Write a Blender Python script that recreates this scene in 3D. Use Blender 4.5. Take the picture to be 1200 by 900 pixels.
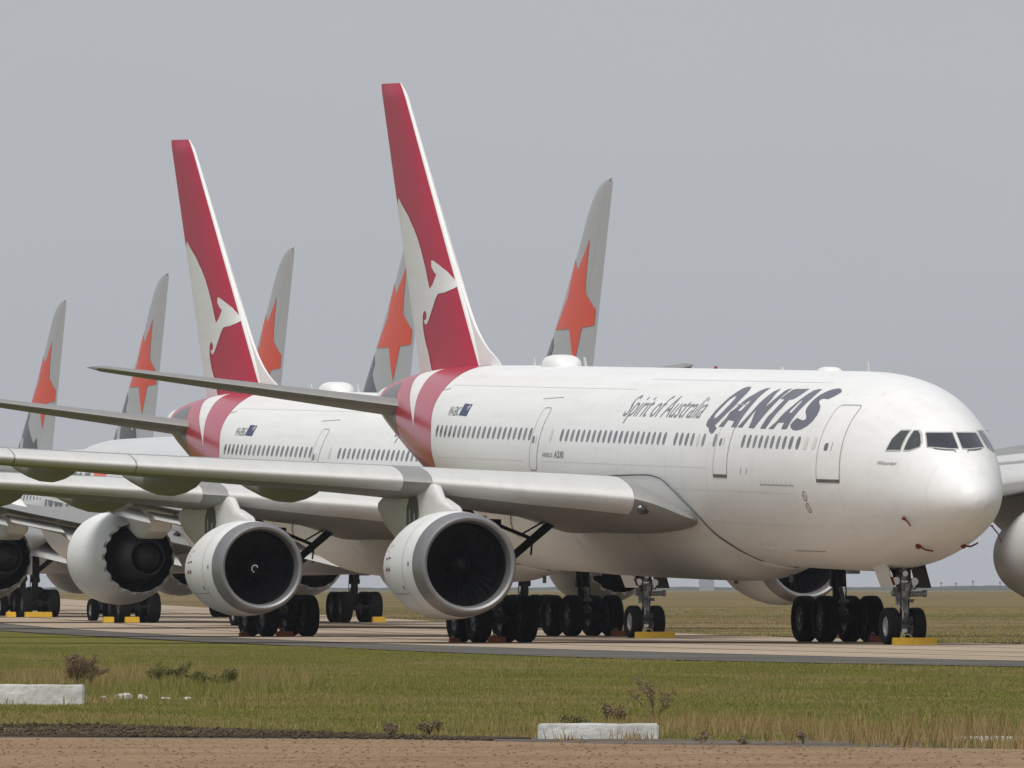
import bpy, bmesh, math, random
import numpy as np
from mathutils import Vector
from mathutils.geometry import delaunay_2d_cdt
random.seed(7); RNG = np.random.default_rng(7)
for o in list(bpy.data.objects): bpy.data.objects.remove(o)
SC = bpy.context.scene
COL = SC.collection

# ------------------------------------------------------------------ camera
CAM = (377.6194, -127.6312, 1.5727)          # eye height of a photographer behind the fence
YAW, PITCH, FPX = 2.84797, 0.014275, 16923.67
cd = bpy.data.cameras.new('camera'); cam = bpy.data.objects.new('camera', cd); COL.objects.link(cam)
cam.location = CAM
cam.rotation_euler = (math.pi/2 + PITCH, 0, YAW - math.pi/2)
cd.sensor_width = 36; cd.lens = 36*FPX/1200; cd.clip_start = 1; cd.clip_end = 30000
SC.camera = cam
SC.render.resolution_x = 1024; SC.render.resolution_y = 768

# ------------------------------------------------------------------ sky, sun, exposure
SUN_EL, SUN_AZ = math.radians(62), math.radians(-40)    # direction towards the sun (azimuth in the x,y plane)
w = bpy.data.worlds.new('World'); SC.world = w; w.use_nodes = True
nt = w.node_tree; bg = nt.nodes['Background']
sky = nt.nodes.new('ShaderNodeTexSky'); sky.sky_type = 'NISHITA'; sky.sun_disc = False
sky.sun_elevation = SUN_EL; sky.sun_rotation = math.pi/2 - SUN_AZ
sky.dust_density = 4; sky.air_density = 1.0; sky.ozone_density = 1.5
mixn = nt.nodes.new('ShaderNodeMix'); mixn.data_type = 'RGBA'; mixn.inputs[0].default_value = .86
nt.links.new(sky.outputs[0], mixn.inputs[6])
mixn.inputs[7].default_value = (4.78, 4.98, 5.36, 1)        # a closed, even cloud layer
tcw = nt.nodes.new('ShaderNodeTexCoord'); mpw = nt.nodes.new('ShaderNodeMapping'); mpw.inputs['Scale'].default_value = (3, 3, 14); nt.links.new(tcw.outputs['Generated'], mpw.inputs[0])
cln = nt.nodes.new('ShaderNodeTexNoise'); cln.inputs['Scale'].default_value = 2.2; cln.inputs['Detail'].default_value = 5; nt.links.new(mpw.outputs[0], cln.inputs['Vector'])
clr = nt.nodes.new('ShaderNodeMapRange'); clr.inputs[1].default_value = .3; clr.inputs[2].default_value = .7; clr.inputs[3].default_value = .96; clr.inputs[4].default_value = 1.04; nt.links.new(cln.outputs[0], clr.inputs[0])
cmx = nt.nodes.new('ShaderNodeMix'); cmx.data_type = 'RGBA'; cmx.blend_type = 'MULTIPLY'; cmx.inputs[0].default_value = 1
nt.links.new(mixn.outputs[2], cmx.inputs[6]); nt.links.new(clr.outputs[0], cmx.inputs[7]); nt.links.new(cmx.outputs[2], bg.inputs[0]); bg.inputs[1].default_value = 0.0600
sd = bpy.data.lights.new('sun', 'SUN'); so = bpy.data.objects.new('sun', sd); COL.objects.link(so)
sd.energy = 1.5; sd.angle = math.radians(38); sd.color = (1, .965, .91)
dv = Vector((math.cos(SUN_EL)*math.cos(SUN_AZ), math.cos(SUN_EL)*math.sin(SUN_AZ), math.sin(SUN_EL)))
so.rotation_euler = dv.to_track_quat('Z', 'Y').to_euler()
so.location = (0, 0, 80)
SC.view_settings.view_transform = 'Standard'; SC.view_settings.look = 'None'
SC.view_settings.exposure = 0.82; SC.view_settings.gamma = 1
SC.render.engine = 'CYCLES'

# ------------------------------------------------------------------ helpers
def smooth(me): me.polygons.foreach_set('use_smooth', [True]*len(me.polygons))
def sharp(o, deg=35):
    for p in o.data.polygons: p.use_smooth = True
    try: o.data.set_sharp_from_angle(angle=math.radians(deg))
    except Exception: pass
def obj(name, V, Fc, mat=None, parent=None, sm=True, ang=35):
    me = bpy.data.meshes.new(name); me.from_pydata([tuple(map(float, v)) for v in V], [], [tuple(int(i) for i in f) for f in Fc]); me.validate(); me.update()
    o = bpy.data.objects.new(name, me); COL.objects.link(o)
    if mat: me.materials.append(mat)
    if parent: o.parent = parent
    if sm: sharp(o, ang)
    return o
def empty(name, loc=(0, 0, 0), rz=0):
    o = bpy.data.objects.new(name, None); COL.objects.link(o); o.location = loc; o.rotation_euler = (0, 0, rz)
    o.empty_display_size = .5; return o
def tag(o, label=None, cat=None, group=None, kind=None):
    for k, v in (('label', label), ('category', cat), ('group', group), ('kind', kind)):
        if v: o[k] = v
    return o
def copy_tree(o, parent=None):
    c = o.copy(); COL.objects.link(c); c.parent = parent
    for ch in list(o.children): copy_tree(ch, c)
    return c
class MB:
    def __init__(s): s.V = []; s.F = []
    def add(s, V, F):
        n = len(s.V); s.V += [tuple(v) for v in V]; s.F += [tuple(i+n for i in f) for f in F]; return s
    def box(s, c, d, rz=0, M=None):
        hx, hy, hz = d[0]/2, d[1]/2, d[2]/2; V = []
        for x, y, z in ((-hx,-hy,-hz),(hx,-hy,-hz),(hx,hy,-hz),(-hx,hy,-hz),(-hx,-hy,hz),(hx,-hy,hz),(hx,hy,hz),(-hx,hy,hz)):
            if rz: x, y = x*math.cos(rz)-y*math.sin(rz), x*math.sin(rz)+y*math.cos(rz)
            V.append((c[0]+x, c[1]+y, c[2]+z))
        return s.add(V, [(0,3,2,1),(4,5,6,7),(0,1,5,4),(1,2,6,5),(2,3,7,6),(3,0,4,7)])
    def tube(s, a, b, r, r2=None, n=12, cap=True):
        a, b = Vector(a), Vector(b); d = (b-a); q = d.to_track_quat('Z', 'Y'); r2 = r if r2 is None else r2
        V = []; F = []
        for P, R in ((a, r), (b, r2)):
            for k in range(n):
                t = 2*math.pi*k/n; V.append(P + q @ Vector((R*math.cos(t), R*math.sin(t), 0)))
        for k in range(n): F.append((k, (k+1) % n, n+(k+1) % n, n+k))
        if cap: F += [tuple(range(n-1, -1, -1)), tuple(range(n, 2*n))]
        return s.add(V, F)
    def path(s, pts, r, n=8):
        for a, b in zip(pts[:-1], pts[1:]): s.tube(a, b, r, n=n)
        return s
    def prism(s, poly, axis, lo, hi):
        # poly in the two other axes, extruded along axis
        V = []
        for t in (lo, hi):
            for u, v in poly:
                V.append((t, u, v) if axis == 0 else (u, t, v) if axis == 1 else (u, v, t))
        n = len(poly); F = [tuple(range(n-1, -1, -1)), tuple(range(n, 2*n))] + [(k, (k+1) % n, n+(k+1) % n, n+k) for k in range(n)]
        return s.add(V, F)
    def build(s, name, mat, parent=None, ang=35): return obj(name, s.V, s.F, mat, parent, True, ang)
def lathe(prof, n=48, axis_at=(0, 0, 0), seg=None):
    """profile of (x along axis, radius) turned about the x axis -> V, F"""
    V = []; F = []
    for x, r in prof:
        for k in range(n):
            t = 2*math.pi*k/n; V.append((axis_at[0]+x, axis_at[1]+r*math.cos(t), axis_at[2]+r*math.sin(t)))
    m = len(prof)
    for i in range(m-1):
        for k in range(n): F.append((i*n+k, i*n+(k+1) % n, (i+1)*n+(k+1) % n, (i+1)*n+k))
    return V, F
def loft(rings, close=True, caps=True):
    V = [tuple(p) for r in rings for p in r]; n = len(rings[0]); F = []
    for i in range(len(rings)-1):
        for k in range(n if close else n-1): F.append((i*n+k, i*n+(k+1) % n, (i+1)*n+(k+1) % n, (i+1)*n+k))
    if caps: F += [tuple(range(n-1, -1, -1)), tuple(range((len(rings)-1)*n, len(rings)*n))]
    return V, F

# ------------------------------------------------------------------ materials
def mat(name, col, rough=.5, metal=0, coat=0, noise=None, bump=None, emit=None, spec=None):
    """noise=(scale, amount, colour2[, detail]); bump=(scale, strength)"""
    m = bpy.data.materials.new(name); m.use_nodes = True; t = m.node_tree; b = t.nodes['Principled BSDF']
    b.inputs['Base Color'].default_value = (*col, 1); b.inputs['Roughness'].default_value = rough; b.inputs['Metallic'].default_value = metal
    b.inputs['Coat Weight'].default_value = coat; b.inputs['Coat Roughness'].default_value = .08
    if spec is not None: b.inputs['Specular IOR Level'].default_value = spec
    tc = None
    if noise or bump: tc = t.nodes.new('ShaderNodeTexCoord')
    if noise:
        n = t.nodes.new('ShaderNodeTexNoise'); n.inputs['Scale'].default_value = noise[0]; n.inputs['Detail'].default_value = 6
        t.links.new(tc.outputs['Object'], n.inputs['Vector'])
        r = t.nodes.new('ShaderNodeMapRange'); r.inputs[1].default_value = .35; r.inputs[2].default_value = .7; r.inputs[4].default_value = noise[1]
        t.links.new(n.outputs[0], r.inputs[0])
        x = t.nodes.new('ShaderNodeMix'); x.data_type = 'RGBA'; x.inputs[6].default_value = (*col, 1); x.inputs[7].default_value = (*noise[2], 1)
        t.links.new(r.outputs[0], x.inputs[0]); t.links.new(x.outputs[2], b.inputs['Base Color'])
    if bump:
        n = t.nodes.new('ShaderNodeTexNoise'); n.inputs['Scale'].default_value = bump[0]; n.inputs['Detail'].default_value = 5
        t.links.new(tc.outputs['Object'], n.inputs['Vector'])
        u = t.nodes.new('ShaderNodeBump'); u.inputs['Strength'].default_value = bump[1]; u.inputs['Distance'].default_value = .05
        t.links.new(n.outputs[0], u.inputs['Height']); t.links.new(u.outputs[0], b.inputs['Normal'])
    return m
def paint_mat(name, col, dirt, panel=True, rough=.47, coat=.14):
    """gloss aircraft paint: streaks running along the body, faint skin joints, slight skin waviness"""
    m = bpy.data.materials.new(name); m.use_nodes = True; t = m.node_tree; b = t.nodes['Principled BSDF']; N = t.nodes.new; L = t.links.new
    b.inputs['Roughness'].default_value = rough; b.inputs['Coat Weight'].default_value = coat; b.inputs['Coat Roughness'].default_value = .3
    tc = N('ShaderNodeTexCoord'); mp = N('ShaderNodeMapping'); mp.inputs['Scale'].default_value = (.12, 1.6, 1.6); L(tc.outputs['Object'], mp.inputs[0])
    n = N('ShaderNodeTexNoise'); n.inputs['Scale'].default_value = 1.5; n.inputs['Detail'].default_value = 7; n.inputs['Roughness'].default_value = .65; L(mp.outputs[0], n.inputs['Vector'])
    r = N('ShaderNodeMapRange'); r.inputs[1].default_value = .42; r.inputs[2].default_value = .78; r.inputs[4].default_value = .36; L(n.outputs[0], r.inputs[0])
    x = N('ShaderNodeMix'); x.data_type = 'RGBA'; x.inputs[6].default_value = (*col, 1); x.inputs[7].default_value = (*dirt, 1); L(r.outputs[0], x.inputs[0])
    mp2 = N('ShaderNodeMapping'); mp2.inputs['Scale'].default_value = (2.2, 2.2, .10); L(tc.outputs['Object'], mp2.inputs[0])
    n4 = N('ShaderNodeTexNoise'); n4.inputs['Scale'].default_value = 1.7; n4.inputs['Detail'].default_value = 4; L(mp2.outputs[0], n4.inputs['Vector'])
    r4 = N('ShaderNodeMapRange'); r4.inputs[1].default_value = .55; r4.inputs[2].default_value = .8; r4.inputs[4].default_value = .17; L(n4.outputs[0], r4.inputs[0])
    x4 = N('ShaderNodeMix'); x4.data_type = 'RGBA'; x4.inputs[7].default_value = (*[c*.75 for c in dirt], 1); L(r4.outputs[0], x4.inputs[0]); L(x.outputs[2], x4.inputs[6])
    out = x4.outputs[2]
    if panel:
        sp = N('ShaderNodeSeparateXYZ'); L(tc.outputs['Object'], sp.inputs[0])
        md = N('ShaderNodeMath'); md.operation = 'PINGPONG'; md.inputs[1].default_value = 2.67; L(sp.outputs[0], md.inputs[0])
        lt = N('ShaderNodeMath'); lt.operation = 'LESS_THAN'; lt.inputs[1].default_value = .012; L(md.outputs[0], lt.inputs[0])
        ml = N('ShaderNodeMath'); ml.operation = 'MULTIPLY'; ml.inputs[1].default_value = .22; L(lt.outputs[0], ml.inputs[0])
        y = N('ShaderNodeMix'); y.data_type = 'RGBA'; y.inputs[7].default_value = (.25, .25, .25, 1); L(ml.outputs[0], y.inputs[0]); L(out, y.inputs[6]); out = y.outputs[2]
    L(out, b.inputs['Base Color'])
    n2 = N('ShaderNodeTexNoise'); n2.inputs['Scale'].default_value = .9; n2.inputs['Detail'].default_value = 2; L(tc.outputs['Object'], n2.inputs['Vector'])
    u = N('ShaderNodeBump'); u.inputs['Strength'].default_value = .12; u.inputs['Distance'].default_value = .02; L(n2.outputs[0], u.inputs['Height']); L(u.outputs[0], b.inputs['Normal'])
    return m
M = dict(
    white=paint_mat('white_gloss_paint', (.80, .80, .79), (.60, .585, .55)),
    cowl=paint_mat('white_cowl_paint', (.78, .78, .77), (.58, .57, .55), panel=False),
    red=paint_mat('red_gloss_paint', (.47, .02, .055), (.40, .03, .055), panel=False, rough=.25, coat=.4),
    red_fin=mat('red_fin_paint', (.46, .018, .055), .4, 0, 0, (.5, .5, (.40, .02, .05)), spec=.3),
    fairing=paint_mat('fairing_paint', (.66, .655, .64), (.42, .40, .37)),
    wing=paint_mat('grey_wing_paint', (.25, .25, .243), (.16, .152, .135), panel=False, rough=.5, coat=.05),
    slat=paint_mat('pale_slat_paint', (.56, .56, .545), (.40, .39, .37), panel=False, rough=.46, coat=.1),
    silver=paint_mat('silver_paint', (.44, .45, .465), (.39, .395, .40), panel=False, rough=.5, coat=.1),
    silver_body=paint_mat('silver_body_paint', (.62, .625, .63), (.5, .5, .49), panel=True, rough=.35),
    orange=mat('orange_paint', (.74, .085, .045), .4, 0, .1, (1.2, .3, (.66, .1, .06))),
    charcoal=mat('charcoal_paint', (.07, .075, .085), .4, 0, .3, (1.5, .4, (.11, .11, .12))),
    letter=mat('slate_lettering', (.105, .106, .135), .42, 0, .2, (.9, .5, (.16, .16, .19))),
    thin=mat('grey_lettering', (.21, .215, .23), .45),
    seam=mat('dark_seam_sealant', (.09, .088, .08), .7, noise=(3, .6, (.2, .19, .17))),
    line=mat('door_outline_grey', (.36, .36, .35), .6),
    glass=mat('cabin_window', (.10, .105, .115), .18, 0, .4, (4, .5, (.17, .17, .18))),
    glass2=mat('cabin_window_blind', (.17, .175, .18), .25, 0, .3, (4, .5, (.24, .24, .24))),
    blank=mat('blanked_window', (.66, .65, .62), .4),
    wind=mat('windscreen_glass', (.022, .026, .032), .06, 0, .6, (2.5, .7, (.05, .04, .065))),
    winds=mat('side_screen_glass', (.035, .042, .042), .08, 0, .6, (3, .6, (.06, .065, .06))),
    post=mat('screen_seal', (.45, .45, .44), .5),
    lip=mat('bare_metal_lip', (.27, .27, .275), .45, .55, noise=(2, .5, (.21, .21, .215)), bump=(30, .05)),
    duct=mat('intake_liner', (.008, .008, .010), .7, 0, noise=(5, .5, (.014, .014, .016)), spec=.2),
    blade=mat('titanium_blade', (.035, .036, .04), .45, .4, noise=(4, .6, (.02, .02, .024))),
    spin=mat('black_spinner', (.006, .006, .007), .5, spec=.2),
    hot=mat('burnt_exhaust_metal', (.030, .028, .028), .5, .5, noise=(3, .7, (.05, .042, .036))),
    rubber=mat('tyre_rubber', (.009, .009, .0095), .85, noise=(5, .6, (.018, .017, .016)), bump=(40, .15), spec=.12),
    rim=mat('wheel_rim', (.14, .14, .145), .5, .4, noise=(8, .7, (.05, .047, .044))),
    rimw=mat('pale_wheel_rim', (.42, .42, .42), .45, .4, noise=(8, .7, (.14, .13, .12))),
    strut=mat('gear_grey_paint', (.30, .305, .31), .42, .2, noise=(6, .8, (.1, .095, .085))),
    oleo=mat('chrome_oleo', (.6, .6, .6), .18, .9),
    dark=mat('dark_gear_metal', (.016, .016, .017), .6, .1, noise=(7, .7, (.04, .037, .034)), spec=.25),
    hose=mat('black_hose', (.012, .012, .012), .5),
    yellow=mat('yellow_chock', (.78, .46, .02), .6, noise=(6, .5, (.58, .33, .03)), bump=(25, .3)),
    oxide=mat('red_oxide_chock', (.36, .085, .035), .7, noise=(6, .7, (.24, .06, .03)), bump=(25, .3)),
    rope=mat('pale_rope', (.5, .46, .38), .9),
    rbf=mat('red_cover_cloth', (.15, .014, .014), .8, noise=(9, .5, (.12, .012, .012))),
    navy=mat('flag_navy', (.03, .035, .12), .4),
    beacon=mat('red_beacon_lens', (.2, .015, .012), .2),
    panel=mat('black_heat_panel', (.05, .05, .048), .5, noise=(3, .6, (.09, .085, .075))),
    concrete_white=mat('whitewashed_concrete', (.70, .70, .68), .85, noise=(3.5, .75, (.42, .41, .37)), bump=(9, .5)),
    stone=mat('pale_stone', (.58, .56, .52), .9, noise=(6, .7, (.36, .34, .3)), bump=(12, .6)),
)
# ------------------------------------------------------------------ body surfaces (x aft of the nose, y to port, z above the centreline)
def pchip_fn(xs, ys):
    xs = np.asarray(xs, float); ys = np.asarray(ys, float); h = np.diff(xs); d = np.diff(ys)/h; m = np.zeros_like(ys)
    for k in range(1, len(xs)-1):
        if d[k-1]*d[k] > 0:
            w1 = 2*h[k]+h[k-1]; w2 = h[k]+2*h[k-1]; m[k] = (w1+w2)/(w1/d[k-1]+w2/d[k])
    m[0] = d[0]; m[-1] = d[-1]
    def f(x):
        x = np.clip(x, xs[0], xs[-1]); i = np.clip(np.searchsorted(xs, x)-1, 0, len(xs)-2); t = (x-xs[i])/h[i]
        return ys[i]*(1+2*t)*(1-t)**2+m[i]*h[i]*t*(1-t)**2+ys[i+1]*t*t*(3-2*t)+m[i+1]*h[i]*t*t*(t-1)
    return f
class Body:
    def __init__(s, ST, zn, att):
        A = np.array(ST); s.x0, s.x1 = A[0, 0], A[-1, 0]; s.zn, s.att = zn, att
        s.f = [pchip_fn(A[:, 0], A[:, k]) for k in (1, 2, 3, 4)]
    def sec(s, x): return [float(f(x)) for f in s.f]
    def P(s, x, y, z): return (-x, y, s.zn + s.att*x + z)
    def at(s, x, th, off=0):
        w_, t, b, m = s.sec(x); c, sn = math.cos(th), math.sin(th)
        return (x, (w_+off)*c, m + ((t-m) if sn > 0 else (m-b))*sn + off*sn)
    def ys(s, x, z):                      # half width of the skin at (x, z)
        w_, t, b, m = s.sec(x); q = (z-m)/((t-m) if z > m else (m-b))
        return w_*math.sqrt(max(0., 1-q*q))
    def xf(s, y, z):                      # first x where the skin reaches (y, z), seen from ahead
        lo, hi = s.x0, 9.
        for _ in range(40):
            mid = (lo+hi)/2; w_, t, b, m = s.sec(mid); q = (z-m)/((t-m) if z > m else (m-b))
            if (y/w_)**2+q*q < 1: hi = mid
            else: lo = mid
        return hi
    def skin(s, xs, n=72):
        return loft([[s.P(*s.at(x, 2*math.pi*k/n)) for k in range(n)] for x in xs])
def tess(loops):
    """filled polygon with holes -> verts2d, tris"""
    V = [Vector((p[0], p[1])) for l in loops for p in l]; E = []; n = 0
    for l in loops: E += [(n+k, n+(k+1) % len(l)) for k in range(len(l))]; n += len(l)
    r = delaunay_2d_cdt(V, E, [], 0, 1e-6); P = [tuple(v) for v in r[0]]
    def inside(x, y):
        c = False
        for l in loops:
            for k in range(len(l)):
                (x1, y1), (x2, y2) = l[k][:2], l[(k+1) % len(l)][:2]
                if (y1 > y) != (y2 > y) and x < (x2-x1)*(y-y1)/(y2-y1)+x1: c = not c
        return c
    return P, [tuple(f) for f in r[2] if inside(sum(P[i][0] for i in f)/len(f), sum(P[i][1] for i in f)/len(f))]
def cut_mesh(V, T, du, dv):
    bm = bmesh.new(); vs = [bm.verts.new((p[0], p[1], 0)) for p in V]
    for t in T:
        try: bm.faces.new([vs[i] for i in t])
        except ValueError: pass
    us = [p[0] for p in V]; ws = [p[1] for p in V]
    for lo, hi, st, ax in ((min(us), max(us), du, 0), (min(ws), max(ws), dv, 1)):
        if not st: continue
        k = math.ceil(lo/st)*st
        while k < hi:
            co = (k, 0, 0) if ax == 0 else (0, k, 0); no = (1, 0, 0) if ax == 0 else (0, 1, 0)
            bmesh.ops.bisect_plane(bm, geom=bm.verts[:]+bm.edges[:]+bm.faces[:], plane_co=co, plane_no=no, dist=1e-5); k += st
    bmesh.ops.triangulate(bm, faces=bm.faces[:])
    bm.verts.index_update(); VV = [(v.co.x, v.co.y) for v in bm.verts]; FF = [tuple(v.index for v in f.verts) for f in bm.faces]; bm.free()
    return VV, FF
def decal(name, loops, mp, m, parent, du=.4, dv=.12):
    """flat marking laid on a curved skin: mp maps (u, v) to a point just above it"""
    V, T = tess(loops); V, Fc = cut_mesh(V, T, du, dv)
    return obj(name, [mp(*p) for p in V], Fc, m, parent, True, 60)
def text_polys(body, shear=0., sx=1., bold=0.):
    cu = bpy.data.curves.new('t', 'FONT'); cu.body = body; cu.shear = shear; cu.offset = bold; cu.resolution_u = 3
    ob = bpy.data.objects.new('t', cu); COL.objects.link(ob); bpy.context.view_layer.update()
    me = ob.evaluated_get(bpy.context.evaluated_depsgraph_get()).to_mesh()
    V = [(v.co.x*sx, v.co.y) for v in me.vertices]; T = [tuple(p.vertices) for p in me.polygons]
    bpy.data.objects.remove(ob); bpy.data.curves.remove(cu)
    x0 = min(v[0] for v in V); x1 = max(v[0] for v in V)
    return [(v[0]-x0, v[1]) for v in V], T, x1-x0
def text_decal(name, body, mp, width, height, m, parent, shear=0, bold=0., dv=.15):
    V, T, wd = text_polys(body, shear, 1, bold); hs = max(v[1] for v in V)
    V = [(v[0]*width/wd, v[1]*height/hs) for v in V]
    V, Fc = cut_mesh(V, T, None, dv)
    return obj(name, [mp(*p) for p in V], Fc, m, parent, True, 60)
def strip(name, pts, width, mp, m, parent, closed=False):
    """thin painted or sealed line along a 2-D path on a skin"""
    P = [Vector(p) for p in pts]; n = len(P); V = []; Fc = []
    for i in range(n):
        a = P[i-1] if (closed or i > 0) else P[i]; b = P[(i+1) % n] if (closed or i < n-1) else P[i]
        d = (b-a).normalized(); nn = Vector((-d.y, d.x))*width/2
        V += [mp(*(P[i]+nn)), mp(*(P[i]-nn))]
    for i in range(n if closed else n-1):
        j = (i+1) % n; Fc.append((2*i, 2*i+1, 2*j+1, 2*j))
    return obj(name, V, Fc, m, parent, False)
def dense(pts, step):
    out = []
    for a, b in zip(pts[:-1], pts[1:]):
        k = max(1, int(math.dist(a, b)/step))
        out += [(a[0]+(b[0]-a[0])*i/k, a[1]+(b[1]-a[1])*i/k) for i in range(k)]
    return out+[pts[-1]]
def rrect(x0, x1, z0, z1, r, n=4, top=None):
    """rounded rectangle path; top=(x0, x1) gives the upper edge its own span"""
    t0, t1 = top or (x0, x1); c = [(x1-r, z0+r, -90, x1), (t1-r, z1-r, 0, t1), (t0+r, z1-r, 90, t0), (x0+r, z0+r, 180, x0)]
    pts = []
    for cx, cz, a, _ in c:
        for k in range(n+1):
            q = math.radians(a+90*k/n); pts.append((cx+r*math.cos(q), cz+r*math.sin(q)))
    return pts
AIR = [(1, .0), (.9, .26), (.75, .55), (.6, .79), (.45, .95), (.33, 1.), (.22, .96), (.13, .82), (.07, .64), (.035, .47), (.012, .28), (0, 0)]
def foil(c, t, x, camber=.0, aft=0.):
    """closed airfoil ring: list of (x, z) for leading edge at x, chord c, full thickness t"""
    up = [(x+u*c, v*t*.5 + camber*c*4*u*(1-u)) for u, v in AIR]
    lo = [(x+u*c, -v*t*.5*(1-.35*aft*u) + camber*c*4*u*(1-u)) for u, v in AIR[::-1][1:-1]]
    return up+lo
# ------------------------------------------------------------------ the A330-size twin jet in red and white
S3 = [(0.05, 0.02, -0.66, -0.72, -0.69), (0.12, 0.26, -0.44, -0.93, -0.69), (0.3, 0.48, -0.24, -1.12, -0.68), (0.6, 0.71, 0.01, -1.31, -0.66), (1, 0.94, 0.3, -1.5, -0.62), (1.5, 1.17, 0.66, -1.68, -0.55), (2, 1.37, 1.06, -1.83, -0.48), (2.5, 1.54, 1.43, -1.96, -0.42), (3, 1.69, 1.7, -2.08, -0.36), (4, 1.97, 2.07, -2.29, -0.25), (5, 2.23, 2.35, -2.47, -0.17), (6, 2.46, 2.56, -2.61, -0.1), (7, 2.63, 2.69, -2.71, -0.05), (8, 2.74, 2.77, -2.77, -0.02), (9, 2.8, 2.81, -2.81, 0), (10.5, 2.82, 2.82, -2.82, 0), (12, 2.82, 2.82, -2.82, 0), (36, 2.82, 2.82, -2.82, 0), (38, 2.82, 2.82, -2.76, 0.02), (40, 2.8, 2.82, -2.58, 0.08), (42, 2.74, 2.82, -2.28, 0.18), (44, 2.63, 2.81, -1.9, 0.33), (46, 2.46, 2.8, -1.48, 0.52), (48, 2.22, 2.77, -1.04, 0.74), (50, 1.93, 2.72, -0.6, 0.97), (52, 1.6, 2.63, -0.15, 1.18), (54, 1.23, 2.48, 0.3, 1.35), (55.5, 0.94, 2.33, 0.64, 1.46), (56.8, 0.66, 2.17, 0.95, 1.55), (57.8, 0.46, 2.02, 1.2, 1.62), (58.2, 0.1, 1.75, 1.55, 1.65)]
B3 = Body(S3, 4.6995, 0.0201)
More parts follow.
